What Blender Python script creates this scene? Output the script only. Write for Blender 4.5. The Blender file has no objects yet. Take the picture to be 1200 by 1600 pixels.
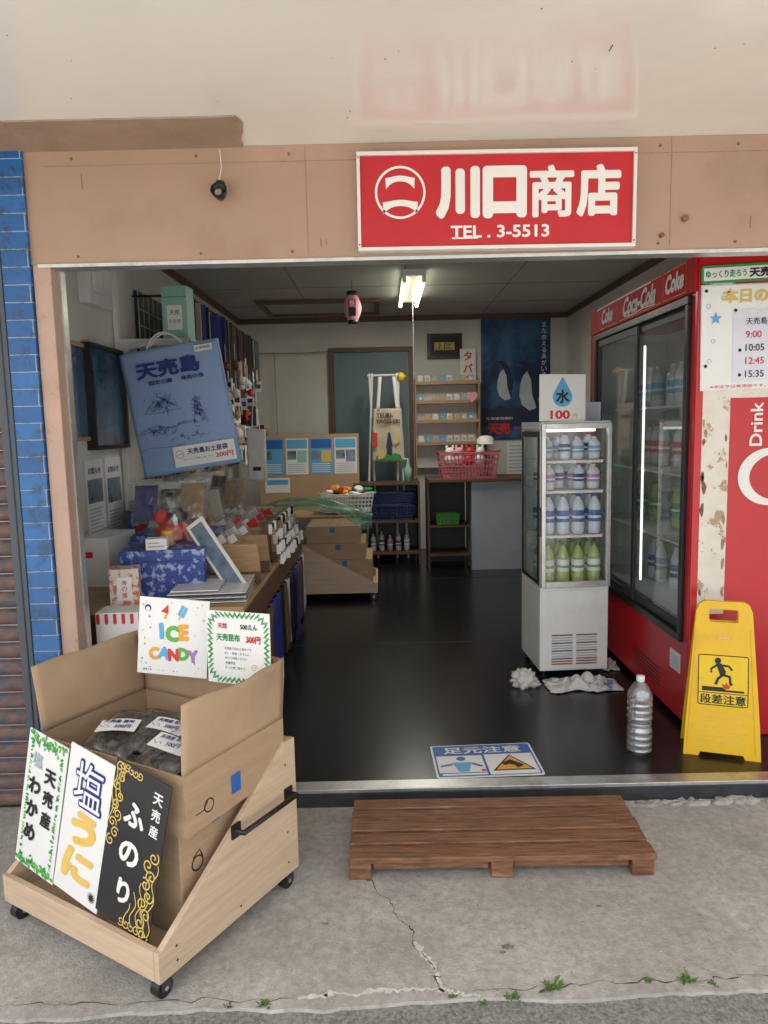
import bpy, math, random
from mathutils import Matrix, Vector, noise
random.seed(11)
SC=bpy.context.scene; COL=SC.collection
def T(x,y,z=0): return Matrix.Translation((x,y,z))
def R(a,ax='Z'): return Matrix.Rotation(math.radians(a),4,ax)
FR=R(90,'X')                 # panel facing -Y
FL=R(-90,'Z')@R(90,'X')      # panel facing -X
FE=R(90,'Z')@R(90,'X')       # panel facing +X
I4=Matrix.Identity(4)
# ---------------------------------------------------------------- materials
def M(name,col,rough=.6,metal=0,var=.12,scale=6,bump=0,bs=60,stretch=(1,1,1),col2=None,lo=.3,hi=.7,
      emis=0,coat=0,dirt=None,ds=2.0,dlo=.5,dhi=.75,damt=.6,rvar=.1,spec=.5,bd=.004):
    m=bpy.data.materials.new(name); m.use_nodes=True
    nt=m.node_tree; N=nt.nodes; L=nt.links
    bs_=N['Principled BSDF']
    tc=N.new('ShaderNodeTexCoord'); mp=N.new('ShaderNodeMapping'); mp.inputs['Scale'].default_value=stretch
    L.new(tc.outputs['Object'],mp.inputs[0])
    nz=N.new('ShaderNodeTexNoise'); nz.inputs['Scale'].default_value=scale; nz.inputs['Detail'].default_value=7; nz.inputs['Roughness'].default_value=.6
    L.new(mp.outputs[0],nz.inputs['Vector'])
    mr=N.new('ShaderNodeMapRange'); mr.inputs[1].default_value=lo; mr.inputs[2].default_value=hi
    L.new(nz.outputs[0],mr.inputs[0])
    mx=N.new('ShaderNodeMix'); mx.data_type='RGBA'
    a=[c*(1-var) for c in col]; b=[min(1,c*(1+var)) for c in col] if col2 is None else col2
    if col2 is not None: a=col
    mx.inputs[6].default_value=(*a,1); mx.inputs[7].default_value=(*b,1)
    L.new(mr.outputs[0],mx.inputs[0]); out=mx.outputs[2]
    if dirt is not None:
        n2=N.new('ShaderNodeTexNoise'); n2.inputs['Scale'].default_value=ds; n2.inputs['Detail'].default_value=9; n2.inputs['Roughness'].default_value=.68
        L.new(mp.outputs[0],n2.inputs['Vector'])
        m2=N.new('ShaderNodeMapRange'); m2.inputs[1].default_value=dlo; m2.inputs[2].default_value=dhi; m2.inputs[4].default_value=damt
        L.new(n2.outputs[0],m2.inputs[0])
        x2=N.new('ShaderNodeMix'); x2.data_type='RGBA'; x2.inputs[7].default_value=(*dirt,1)
        L.new(m2.outputs[0],x2.inputs[0]); L.new(out,x2.inputs[6]); out=x2.outputs[2]
    L.new(out,bs_.inputs['Base Color'])
    r2=N.new('ShaderNodeMapRange'); r2.inputs[3].default_value=max(0,rough-rvar); r2.inputs[4].default_value=min(1,rough+rvar)
    L.new(nz.outputs[0],r2.inputs[0]); L.new(r2.outputs[0],bs_.inputs['Roughness'])
    bs_.inputs['Metallic'].default_value=metal
    bs_.inputs['Specular IOR Level'].default_value=spec
    if coat: bs_.inputs['Coat Weight'].default_value=coat; bs_.inputs['Coat Roughness'].default_value=.12
    if emis: L.new(out,bs_.inputs['Emission Color']); bs_.inputs['Emission Strength'].default_value=emis
    if bump:
        n3=N.new('ShaderNodeTexNoise'); n3.inputs['Scale'].default_value=bs; n3.inputs['Detail'].default_value=6
        L.new(mp.outputs[0],n3.inputs['Vector'])
        bp=N.new('ShaderNodeBump'); bp.inputs['Strength'].default_value=bump; bp.inputs['Distance'].default_value=bd
        L.new(n3.outputs[0],bp.inputs['Height']); L.new(bp.outputs[0],bs_.inputs['Normal'])
    return m
def glassmat(name,tint=(1,1,1),refl=.12,rough=.02,milk=0,mcol=(.8,.82,.82)):
    # thin sheet: Schlick reflectance from the (side-independent) facing angle
    m=bpy.data.materials.new(name); m.use_nodes=True; nt=m.node_tree; N=nt.nodes; L=nt.links
    N.remove(N['Principled BSDF']); o=N['Material Output']
    t=N.new('ShaderNodeBsdfTransparent'); t.inputs[0].default_value=(*tint,1); base=t.outputs[0]
    if milk:
        df=N.new('ShaderNodeBsdfDiffuse'); df.inputs[0].default_value=(*mcol,1); m0=N.new('ShaderNodeMixShader'); m0.inputs[0].default_value=milk
        L.new(base,m0.inputs[1]); L.new(df.outputs[0],m0.inputs[2]); base=m0.outputs[0]
    g=N.new('ShaderNodeBsdfGlossy'); g.inputs['Roughness'].default_value=rough
    lw=N.new('ShaderNodeLayerWeight'); lw.inputs[0].default_value=.5
    pw=N.new('ShaderNodeMath'); pw.operation='POWER'; pw.inputs[1].default_value=4.5; L.new(lw.outputs['Facing'],pw.inputs[0])
    nz=N.new('ShaderNodeTexNoise'); nz.inputs['Scale'].default_value=9
    ad=N.new('ShaderNodeMath'); ad.operation='MULTIPLY_ADD'; ad.inputs[1].default_value=refl
    L.new(nz.outputs[0],ad.inputs[0]); L.new(pw.outputs[0],ad.inputs[2])
    mx=N.new('ShaderNodeMixShader'); L.new(ad.outputs[0],mx.inputs[0]); L.new(base,mx.inputs[1]); L.new(g.outputs[0],mx.inputs[2])
    L.new(mx.outputs[0],o.inputs[0]); return m
def tilemat():
    m=bpy.data.materials.new('blue_tile'); m.use_nodes=True; nt=m.node_tree; N=nt.nodes; L=nt.links; b=N['Principled BSDF']
    tc=N.new('ShaderNodeTexCoord'); sp=N.new('ShaderNodeSeparateXYZ'); cb=N.new('ShaderNodeCombineXYZ')
    ad=N.new('ShaderNodeMath'); ad.operation='ADD'
    L.new(tc.outputs['Object'],sp.inputs[0]); L.new(sp.outputs[0],ad.inputs[0]); L.new(sp.outputs[1],ad.inputs[1])
    L.new(ad.outputs[0],cb.inputs[0]); L.new(sp.outputs[2],cb.inputs[1])
    br=N.new('ShaderNodeTexBrick'); br.inputs['Scale'].default_value=1; br.inputs['Brick Width'].default_value=.21; br.inputs['Row Height'].default_value=.06
    br.inputs['Mortar Size'].default_value=.0024; br.inputs['Color1'].default_value=(.008,.085,.28,1); br.inputs['Color2'].default_value=(.018,.135,.38,1); br.inputs['Mortar'].default_value=(.33,.39,.43,1)
    br.inputs['Mortar Smooth'].default_value=.4
    L.new(cb.outputs[0],br.inputs[0])
    nz=N.new('ShaderNodeTexNoise'); nz.inputs['Scale'].default_value=14; nz.inputs['Detail'].default_value=10; nz.inputs['Roughness'].default_value=.8; L.new(tc.outputs['Object'],nz.inputs[0])
    mr=N.new('ShaderNodeMapRange'); mr.inputs[1].default_value=.50; mr.inputs[2].default_value=.60; mr.inputs[4].default_value=.8; L.new(nz.outputs[0],mr.inputs[0])
    mx=N.new('ShaderNodeMix'); mx.data_type='RGBA'; mx.inputs[7].default_value=(.02,.05,.10,1)
    L.new(mr.outputs[0],mx.inputs[0]); L.new(br.outputs[0],mx.inputs[6]); L.new(mx.outputs[2],b.inputs['Base Color'])
    b.inputs['Roughness'].default_value=.35
    bp=N.new('ShaderNodeBump'); bp.invert=True; bp.inputs['Distance'].default_value=.003; L.new(br.outputs['Fac'],bp.inputs['Height']); L.new(bp.outputs[0],b.inputs['Normal'])
    return m
def P(name,c,rough=.5,**k): return M(name,c,rough,var=k.pop('var',.06),**k)
m_road=M('pale_bounce_concrete_yard',(.55,.53,.49),.9,var=.12,scale=14,dirt=(.38,.36,.32),ds=.7,damt=.4)  # unseen yard kept extra pale to bounce light up onto the soffit
m_conc=M('worn_concrete',(.42,.40,.365),.9,var=.24,scale=48,bump=.7,bs=140,dirt=(.20,.19,.165),ds=2.1,dlo=.40,dhi=.72,damt=.7)
m_asph=M('old_asphalt',(.20,.195,.175),.92,var=.55,scale=110,bump=.8,bs=150,dirt=(.32,.30,.27),ds=2.5,damt=.6)
m_soff=M('painted_soffit',(.86,.82,.75),.17,var=.03,scale=2,dirt=(.70,.61,.50),ds=1.3,dlo=.5,dhi=.85,damt=.5,rvar=.04,bump=.15,bs=3.5,bd=.010,spec=.75)
m_fasc=M('beige_painted_steel',(.39,.255,.18),.42,var=.06,scale=3,dirt=(.24,.15,.10),ds=3.5,dlo=.53,dhi=.8,damt=.5,bump=.05,bs=12)
m_stucco=M('brown_stucco',(.33,.225,.16),.9,var=.22,scale=60,bump=.8,bs=120)
m_patch=M('peeling_beige_soffit',(.36,.25,.18),.85,var=.12,scale=9,bump=.6,bs=90,dirt=(.22,.15,.10),ds=5,damt=.5)
m_post=M('pink_beige_paint',(.46,.31,.245),.5,var=.08,scale=8,dirt=(.20,.12,.08),ds=14,dlo=.57,dhi=.72)
m_wall=M('off_white_wallboard',(.62,.615,.57),.65,var=.05,scale=2,dirt=(.42,.40,.35),ds=2.2,dlo=.5,dhi=.85,damt=.5)
m_ceil=M('grey_white_ceiling_board',(.42,.43,.415),.7,var=.05,scale=3,dirt=(.33,.33,.3),ds=2)
m_floor=M('black_rubber_floor',(.010,.0105,.012),.25,var=.15,scale=3,bump=.06,bs=260,dirt=(.016,.016,.017),ds=2.0,dlo=.5,dhi=.9,damt=.4,rvar=.03)
m_tile=tilemat()
m_rust=M('rusty_shutter_slat',(.11,.055,.042),.7,scale=22,col2=(.21,.125,.10),bump=.4,bs=90,dirt=(.05,.09,.13),ds=14,dlo=.47,dhi=.6,damt=.8,stretch=(1,1,2))
m_guide=M('weathered_blue_steel',(.04,.085,.14),.6,scale=25,col2=(.09,.08,.07),bump=.3)
m_alu=M('aluminium',(.60,.60,.58),.38,metal=.8,var=.1,scale=20,dirt=(.25,.23,.2),ds=9)
m_dark=M('dark_steel',(.03,.034,.04),.5,var=.3,scale=20)
m_black=P('black_plastic',(.012,.012,.013),.4)
m_bprint=P('black_ink',(.012,.012,.014),.6,var=.02)
m_red=M('red_enamel',(.50,.010,.016),.33,var=.06,scale=4,coat=.1,dirt=(.30,.02,.02),ds=5,damt=.35)
m_redmat=M('red_header_panel',(.50,.012,.018),.65,var=.05,scale=4,spec=.2)
m_signred=M('red_sign_paint',(.50,.014,.022),.45,var=.07,scale=5,dirt=(.34,.025,.03),ds=6,damt=.45)
m_white=P('white_paint',(.74,.73,.69),.45,dirt=(.5,.45,.37),ds=6,damt=.4)
m_print=P('white_print',(.78,.77,.74),.5,var=.03)
m_wplas=P('white_plastic',(.72,.73,.71),.4,dirt=(.5,.47,.4),ds=7,damt=.4)
m_paper=P('paper',(.78,.78,.76),.7,var=.03)
m_lam=M('laminated_paper',(.76,.76,.74),.25,var=.03)
m_card=M('cardboard',(.40,.275,.165),.85,var=.08,scale=5,stretch=(1,1,8),dirt=(.30,.20,.12),ds=3,damt=.45,bump=.25,bs=30)
m_cardin=M('cardboard_inside',(.41,.285,.175),.9,var=.09,scale=5,dirt=(.31,.21,.13),ds=4,damt=.45,bump=.15,bs=14)
m_ply=M('plywood',(.57,.43,.29),.6,var=.12,scale=9,stretch=(.6,.6,7),dirt=(.40,.27,.165),ds=5,dlo=.48,damt=.55)
m_wood=M('stained_pallet_wood',(.11,.048,.024),.6,scale=9,stretch=(1.2,16,9),col2=(.27,.125,.06),lo=.36,hi=.62,bump=.7,bs=8,dirt=(.40,.29,.20),ds=5,dlo=.56,dhi=.72,damt=.6)
m_brown=M('brown_wood',(.12,.06,.033),.5,var=.3,scale=14,stretch=(1,8,8))
m_tan=M('light_wood',(.42,.27,.145),.55,var=.2,scale=12,stretch=(1,1,9))
m_glass=glassmat('clear_glass',(.97,.98,.98),.08,.02,.04)
m_dglass=glassmat('hazy_door_glass',(.84,.90,.87),.14,.04,.16,(.42,.46,.44))
m_film=glassmat('clear_film',(.97,.98,.98),.14,.2,.03)
m_wrap=glassmat('glossy_clear_wrap',(.97,.98,.98),.26,.14,.07)
m_pet=glassmat('clear_bottle_plastic',(.96,.97,.97),.45,.08,.12)
m_yel=M('yellow_plastic',(.78,.47,.008),.42,var=.06,scale=8,dirt=(.52,.30,.02),ds=7,damt=.4)
m_yprint=P('yellow_print',(.80,.54,.01),.5)
m_blue=P('blue_print',(.02,.12,.40),.45)
m_sky=P('light_blue_print',(.10,.38,.66),.45)
m_navy=P('navy_ink',(.015,.03,.19),.6)
m_bag=M('blue_paper_bag',(.25,.37,.60),.6,var=.07,scale=5,bump=.35,bs=6)
m_green=P('green_print',(.02,.28,.06),.55)
m_lgreen=P('leaf_green_print',(.10,.42,.06),.55)
m_gold=P('gold_print',(.66,.48,.12),.45)
m_uni=M('golden_orange_print',(.76,.44,.06),.5,scale=9,col2=(.72,.53,.16),var=.1)
m_orange=P('orange_print',(.76,.36,.03),.5)
m_rprint=P('red_print',(.60,.03,.025),.5)
m_pink=P('pink_plastic',(.55,.14,.17),.45)
m_lpink=P('light_pink',(.72,.35,.42),.7)
m_purple=P('purple_print',(.36,.20,.50),.5)
m_mint=P('mint_green_card',(.27,.52,.41),.5)
m_poster=M('deep_blue_poster',(.012,.035,.10),.35,scale=2.2,col2=(.05,.16,.32),lo=.42,hi=.62)
m_door=M('blue_grey_door',(.12,.19,.21),.5,var=.08,scale=3)
m_grey=P('cool_grey_panel',(.40,.45,.50),.5,dirt=(.3,.33,.36),ds=4)
m_cream=P('cream_cloth',(.54,.46,.34),.85,bump=.3)
m_straw=M('woven_straw',(.62,.43,.22),.7,scale=60,col2=(.36,.22,.10),bump=.5,bs=120)
m_tube=M('lit_fluorescent_tube',(1,.98,.74),.5,var=0,emis=7)
m_cloth=P('white_rag',(.60,.57,.52),.9,bump=.4,bs=40,dirt=(.42,.37,.3),ds=9)
m_cloth2=M('white_and_blue_rag',(.62,.60,.57),.9,scale=11,col2=(.16,.24,.48),lo=.60,hi=.64,bump=.4,bs=40)
m_sea=M('dried_seaweed',(.010,.011,.011),.30,scale=25,col2=(.035,.03,.025),bump=1,bs=26,coat=.7,bd=.008)
m_leaf=M('weed_leaf',(.06,.13,.02),.6,scale=30,col2=(.12,.22,.04))
m_net=P('green_plastic_net',(.12,.25,.16),.4)
m_tea=P('green_tea_liquid',(.34,.44,.12),.15); m_aqua=P('pale_drink',(.60,.67,.76),.12); m_white2=P('milky_drink',(.64,.64,.68),.12)
m_cork=P('cork_board',(.44,.30,.18),.9,scale=80,var=.2)
m_mortar=M('pale_mortar',(.58,.56,.51),.9,var=.2,scale=40)
m_crack=P('dark_crack',(.06,.055,.05),1)  # flat dark tone for cracks, seams, nail and screw heads
m_rustsp=P('rust',(.21,.10,.04),.8,var=.4,scale=40)
m_peel=M('peeling_white_paint',(.72,.70,.64),.6,scale=16,col2=(.66,.60,.50),dirt=(.36,.22,.12),ds=13,dlo=.56,dhi=.60,damt=.85,bump=.3,bs=30)
m_waveblue=M('blue_wave_wrap',(.03,.065,.28),.5,scale=26,col2=(.34,.42,.66),lo=.52,hi=.6)
m_photo=M('printed_photo',(.06,.10,.14),.3,scale=9,col2=(.25,.33,.40))
m_water=glassmat('water',(.93,.96,.96),.12)
m_fill=M('added_fill_tube',(1,1,.96),.5,var=0,emis=2.2)  # glow for tubes added to brighten the cooler and fridge interiors
m_bird=M('pale_bird_print',(.50,.57,.63),.5,var=.15,scale=8)
m_birdd=M('dark_bird_print',(.015,.03,.07),.5)
# ---------------------------------------------------------------- text
_tc={}
def glyphs(s,off=0,res=3):
    k=(s,off)
    if k in _tc: return _tc[k]
    cu=bpy.data.curves.new('t','FONT'); cu.body=s; cu.size=1; cu.offset=off; cu.resolution_u=res; cu.fill_mode='FRONT'
    o=bpy.data.objects.new('t',cu); COL.objects.link(o)
    dg=bpy.context.evaluated_depsgraph_get(); dg.update()
    me=bpy.data.meshes.new_from_object(o.evaluated_get(dg),depsgraph=dg)
    vs=[v.co.copy() for v in me.vertices]; fs=[tuple(p.vertices) for p in me.polygons]
    bpy.data.objects.remove(o); bpy.data.curves.remove(cu); bpy.data.meshes.remove(me)
    if not vs: vs=[Vector((0,0,0))]
    x0=min(v.x for v in vs);x1=max(v.x for v in vs);y0=min(v.y for v in vs);y1=max(v.y for v in vs)
    _tc[k]=(vs,fs,x0,x1,y0,y1); return _tc[k]
# ---------------------------------------------------------------- builder
class B:
    def __init__(s,m=None): s.v=[];s.f=[];s.mi=[];s.sm=[];s.mats=[];s.M=m or I4
    def k(s,m):
        if m not in s.mats: s.mats.append(m)
        return s.mats.index(m)
    def add(s,vs,fs,m,smooth=False):
        o=len(s.v); i=s.k(m)
        for v in vs: s.v.append(s.M@Vector(v))
        for f in fs: s.f.append([a+o for a in f]); s.mi.append(i); s.sm.append(smooth)
    def box(s,x0,x1,y0,y1,z0,z1,m):
        s.add([(x0,y0,z0),(x1,y0,z0),(x1,y1,z0),(x0,y1,z0),(x0,y0,z1),(x1,y0,z1),(x1,y1,z1),(x0,y1,z1)],
          [(0,3,2,1),(4,5,6,7),(0,1,5,4),(1,2,6,5),(2,3,7,6),(3,0,4,7)],m)
    def rect(s,x0,y0,x1,y1,z,m): s.add([(x0,y0,z),(x1,y0,z),(x1,y1,z),(x0,y1,z)],[(0,1,2,3)],m)
    def poly(s,pts,z,m): s.add([(p[0],p[1],z) for p in pts],[tuple(range(len(pts)))],m)
    def prism(s,pts,z0,z1,m):
        n=len(pts); s.add([(p[0],p[1],z0) for p in pts]+[(p[0],p[1],z1) for p in pts],
          [tuple(range(n))[::-1],tuple(range(n,2*n))]+[(i,(i+1)%n,n+(i+1)%n,n+i) for i in range(n)],m)
    def circ(s,cx,cy,r,z,m,n=28,ry=None): ry=ry or r; s.poly([(cx+r*math.cos(2*math.pi*i/n),cy+ry*math.sin(2*math.pi*i/n)) for i in range(n)],z,m)
    def stroke(s,pts,w,z,m,closed=False):
        n=len(pts); vs=[];fs=[]
        for i in range(n):
            a=Vector(pts[(i-1)%n] if closed or i>0 else pts[i]); b=Vector(pts[(i+1)%n] if closed or i<n-1 else pts[i])
            d=(b-a); d=d.normalized() if d.length>1e-9 else Vector((1,0)); nx=Vector((-d.y,d.x))*w/2; p=Vector(pts[i])
            vs+= [(p.x-nx.x,p.y-nx.y,z),(p.x+nx.x,p.y+nx.y,z)]
        for i in range(n if closed else n-1):
            j=(i+1)%n; fs.append((2*i,2*j,2*j+1,2*i+1))
        s.add(vs,fs,m)
    def ring(s,cx,cy,r,w,z,m,n=40): s.stroke([(cx+r*math.cos(2*math.pi*i/n),cy+r*math.sin(2*math.pi*i/n)) for i in range(n)],w,z,m,True)
    def text(s,t,cx,cy,w=None,h=None,z=0,m=None,off=.015,rot=0,strikes=10,shear=0):
        vs,fs,x0,x1,y0,y1=glyphs(t,0)
        bold=off if off>.008 else 0
        W=max(x1-x0+2*bold,1e-4);H=max(y1-y0+2*bold,1e-4)
        if w is None: sy=h/H; sx=sy
        elif h is None: sx=w/W; sy=sx
        else: sx=w/W; sy=h/H
        c,q=math.cos(math.radians(rot)),math.sin(math.radians(rot))
        ns=strikes if bold else 1
        for k in range(ns):
            dx=bold*math.cos(k*2*math.pi/ns);dy=bold*math.sin(k*2*math.pi/ns); o=[]
            for v in vs:
                b=(v.y+dy-(y0+y1)/2)*sy; a=(v.x+dx-(x0+x1)/2)*sx+shear*b; o.append((cx+a*c-b*q,cy+a*q+b*c,z+k*.00012))
            s.add(o,fs,m)
    def vtext(s,t,cx,ytop,size,z,m,off=.02,pitch=1.12):
        for i,ch in enumerate(t):
            if ch in 'ー': s.stroke([(cx,ytop-i*size*pitch),(cx,ytop-i*size*pitch-size*.8)],size*.14,z,m); continue
            s.text(ch,cx,ytop-size/2-i*size*pitch,None,size*(.85 if ch not in '・、' else .2),z,m,off,0,6)
    def cyl(s,p0,p1,r0,m,r1=None,n=16,cap=True):
        r1=r0 if r1 is None else r1; p0=Vector(p0);p1=Vector(p1); d=(p1-p0).normalized()
        a=d.orthogonal().normalized(); b=d.cross(a); vs=[]
        for p,r in((p0,r0),(p1,r1)):
            for i in range(n):
                t=2*math.pi*i/n; vs.append(p+(a*math.cos(t)+b*math.sin(t))*r)
        s.add(vs,[(i,(i+1)%n,n+(i+1)%n,n+i) for i in range(n)],m,True)
        if cap: s.add(vs,[tuple(range(n))[::-1],tuple(range(n,2*n))],m)
    def lathe(s,pr,m,c=(0,0,0),n=24,sx=1,sy=1):
        vs=[];fs=[]
        for r,z in pr:
            for i in range(n):
                t=2*math.pi*i/n; vs.append((c[0]+r*math.cos(t)*sx,c[1]+r*math.sin(t)*sy,c[2]+z))
        for j in range(len(pr)-1):
            for i in range(n): fs.append((j*n+i,j*n+(i+1)%n,(j+1)*n+(i+1)%n,(j+1)*n+i))
        s.add(vs,fs,m,True)
    def tube(s,pts,r,m,n=8):
        pts=[Vector(p) for p in pts]; vs=[];fs=[]
        a=None
        for i,p in enumerate(pts):
            d=(pts[min(i+1,len(pts)-1)]-pts[max(i-1,0)]).normalized()
            a=d.orthogonal().normalized() if a is None else (a-d*a.dot(d)).normalized()
            b=d.cross(a)
            for k in range(n):
                t=2*math.pi*k/n; vs.append(p+(a*math.cos(t)+b*math.sin(t))*r)
        for j in range(len(pts)-1):
            for i in range(n): fs.append((j*n+i,j*n+(i+1)%n,(j+1)*n+(i+1)%n,(j+1)*n+i))
        s.add(vs,fs,m,True)
    def grid(s,fn,nu,nv,m,smooth=True):
        vs=[fn(i/nu,j/nv) for j in range(nv+1) for i in range(nu+1)]
        fs=[(j*(nu+1)+i,j*(nu+1)+i+1,(j+1)*(nu+1)+i+1,(j+1)*(nu+1)+i) for j in range(nv) for i in range(nu)]
        s.add(vs,fs,m,smooth)
    def pillow(s,w,h,t,m,seed=0,amp=.3,n=20):
        def f(sg):
            def fn(u,v):
                e=(1-abs(2*u-1)**4)*(1-abs(2*v-1)**5)
                return ((u-.5)*w+.004*nz(v*6,seed),(v-.5)*h+.004*nz(u*6,seed+3),sg*t*e*(.7+amp*nz(u*5,v*6,seed+sg)+amp*.6*nz(u*13,v*12,seed)))
            return fn
        s.grid(f(1),n,n,m); s.grid(f(-1),n//2,n//2,m)
    def blob(s,c,r,m,amp=.12,seed=0,nu=20,nv=12,fr=2.5):
        def fn(u,v):
            t=u*2*math.pi; p=(v-.5)*math.pi; d=Vector((math.cos(p)*math.cos(t),math.cos(p)*math.sin(t),math.sin(p)))
            k=1+amp*noise.noise(d*fr+Vector((seed,seed*2.3,1)))*2
            return (c[0]+d.x*r[0]*k,c[1]+d.y*r[1]*k,c[2]+d.z*r[2]*k)
        s.grid(fn,nu,nv,m)
    def obj(s,name,parent=None,label=None,cat=None,bev=0,mtx=None,group=None,kind=None,solid=0,wire=0):
        me=bpy.data.meshes.new(name); me.from_pydata([tuple(v) for v in s.v],[],s.f)
        for m in s.mats: me.materials.append(m)
        me.polygons.foreach_set('material_index',s.mi); me.polygons.foreach_set('use_smooth',s.sm); me.update()
        o=bpy.data.objects.new(name,me); COL.objects.link(o)
        if parent: o.parent=parent
        if mtx is not None: o.matrix_basis=mtx
        if solid: q=o.modifiers.new('s','SOLIDIFY'); q.thickness=solid; q.offset=0
        if wire: q=o.modifiers.new('w','WIREFRAME'); q.thickness=wire; q.use_replace=True
        if bev: q=o.modifiers.new('b','BEVEL'); q.width=bev; q.segments=2; q.limit_method='ANGLE'
        tag(o,label,cat,group,kind); return o
def tag(o,label=None,cat=None,group=None,kind=None):
    if label: o['label']=label
    if cat: o['category']=cat
    if group: o['group']=group
    if kind: o['kind']=kind
def thing(name,label,cat,mtx=I4,group=None):
    e=bpy.data.objects.new(name,None); e.empty_display_size=.1; COL.objects.link(e); e.matrix_basis=mtx; tag(e,label,cat,group); return e
def clone(root,mtx):
    kids=[c for c in root.children]
    n=root.copy(); COL.objects.link(n); n.matrix_basis=mtx
    for c in kids:
        d=c.copy(); COL.objects.link(d); d.parent=n
    return n
def nz(x,y,z=0): return noise.noise(Vector((x,y,z)))
FZ=.08
# ---------------------------------------------------------------- ground
b=B(); b.rect(-150,-150,150,150,0,m_road); b.obj('ground',kind='structure')
b=B(); b.rect(-12,1.0,12,2.7,.004,m_asph); b.obj('road',kind='structure')
b=B()
def edge(x): return 1.652+.016*nz(x*3,0)+.012*nz(x*14,3)+.008*nz(x*40,5)+.02*x
n=360; xs=[-8+16*i/n for i in range(n+1)]
vs=[(x,edge(x),.012) for x in xs]+[(x,2.7,.012) for x in xs]+[(x,edge(x)-.008,-.02) for x in xs]
b.add(vs,[(i,i+1,n+2+i,n+1+i) for i in range(n)]+[(2*n+2+i,2*n+3+i,i+1,i) for i in range(n)],m_conc)
GZ=.0125
def crack(pts,w,m,z,sd):
    out=[]
    for i in range(len(pts)-1):
        a=Vector(pts[i]);c=Vector(pts[i+1])
        for k in range(26):
            t=k/26; p=a.lerp(c,t); out.append((p.x+.02*nz(p.x*18,p.y*18,sd)+.009*nz(p.x*90,p.y*90,sd),p.y+.02*nz(p.x*18,p.y*18,sd+7)+.009*nz(p.x*90,p.y*90,sd+3)))
    L=[];Rr=[]
    for i,p in enumerate(out):
        ww=w*(.2+1.3*abs(nz(i*.35,sd)*1.8)); q=out[min(i+1,len(out)-1)]; o=out[max(i-1,0)]
        d=Vector((q[0]-o[0],q[1]-o[1])); d=d.normalized() if d.length>0 else Vector((1,0))
        L.append((p[0]-d.y*ww,p[1]+d.x*ww,z));Rr.append((p[0]+d.y*ww,p[1]-d.x*ww,z))
    k=len(out); b.add(L+Rr,[(i,i+1,k+i+1,k+i) for i in range(k-1)],m)
crack([(-.09,2.17),(-.02,2.04),(.046,1.915),(.07,1.84)],.002,m_crack,GZ+.0006,1)
crack([(.07,1.86),(.11,1.77),(.118,1.69)],.011,m_mortar,GZ+.0008,2)
crack([(.085,1.83),(.108,1.76),(.112,1.68)],.0018,m_crack,GZ+.0014,2)
crack([(-.24,1.672),(-.1,1.69),(.12,1.70),(.17,1.672),(.22,1.667)],.010,m_mortar,GZ+.0008,3)
crack([(-1.2,1.66),(-.9,1.675),(-.24,1.672)],.0015,m_crack,GZ+.0006,8)
crack([(.2,1.69),(.6,1.70),(1.0,1.715),(1.6,1.71)],.0015,m_crack,GZ+.0006,9)
for i in range(900):
    x=random.uniform(-1.1,1.7);y=random.uniform(1.67,2.56);r=random.uniform(.0008,.0026)
    b.poly([(x+r*random.uniform(.5,1.2)*math.cos(a*1.05),y+r*random.uniform(.5,1.2)*math.sin(a*1.05)) for a in range(6)],GZ+.0003,random.choice([m_crack,m_mortar,m_asph,m_asph]))
for x,y,rx,ry in((.32,1.84,.022,.012),(.3,1.82,.01,.008),(.62,2.0,.01,.006),(.9,1.95,.008,.006),(-.2,1.95,.012,.006)):
    b.poly([(x+rx*random.uniform(.6,1.1)*math.cos(a*.52),y+ry*random.uniform(.6,1.1)*math.sin(a*.52)) for a in range(12)],GZ+.0004,m_asph)
b.obj('pavement',kind='structure')
for i,(x,y,s) in enumerate([(.40,1.685,.85),(.30,1.655,.65),(.76,1.70,.75),(.66,1.705,.4),(-.33,1.655,.55),(.145,1.665,.4),(1.05,1.72,.5),(.22,1.645,.4),(-.42,1.65,.4),(.82,1.69,.45)]):
    b=B()
    for k in range(int(14+12*s)):
        a=random.uniform(0,6.28); l=random.uniform(.012,.034)*s; w=random.uniform(.003,.007)*s; h=random.uniform(.004,.024)*s
        o=(random.uniform(-.022,.022)*s,random.uniform(-.01,.01)*s); c,q=math.cos(a),math.sin(a)
        b.add([(o[0],o[1],0),(o[0]+c*l*.5-q*w,o[1]+q*l*.5+c*w,h),(o[0]+c*l,o[1]+q*l,h*1.1),(o[0]+c*l*.5+q*w,o[1]+q*l*.5-c*w,h)],[(0,1,2,3)],m_leaf)
    b.obj('weed',label='small green weed growing in the pavement crack',cat='plant',mtx=T(x,y,.011),group='weeds along the pavement edge')
# ---------------------------------------------------------------- building
bd=thing('shop_building','open fronted village shop with beige fascia and blue tiles','building')
b=B(); b.box(-1.65,-1.55,2.70,8.0,0,2.65,m_wall); b.obj('wall',bd)
b=B(); b.box(2.05,2.15,2.70,8.0,0,2.65,m_wall); b.obj('wall',bd)
b=B(); b.box(-1.65,2.15,8.0,8.1,0,2.65,m_wall); b.obj('wall',bd)
b=B(); b.box(-1.65,-1.22,2.66,2.70,0,2.65,m_wall); b.obj('wall',bd)
b=B(); b.box(2.12,6,2.60,2.70,0,2.43,m_white); b.obj('wall',bd)
b=B(); b.box(-1.65,2.15,2.66,8.1,2.65,2.72,m_ceil)
for x in(-.7,.2,1.1): b.box(x,x+.004,2.7,8,2.6485,2.65,m_crack)
for y in(5.4,6.3,7.2): b.box(-1.55,2.05,y,y+.004,2.6485,2.65,m_crack)
b.obj('ceiling',bd)
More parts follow.
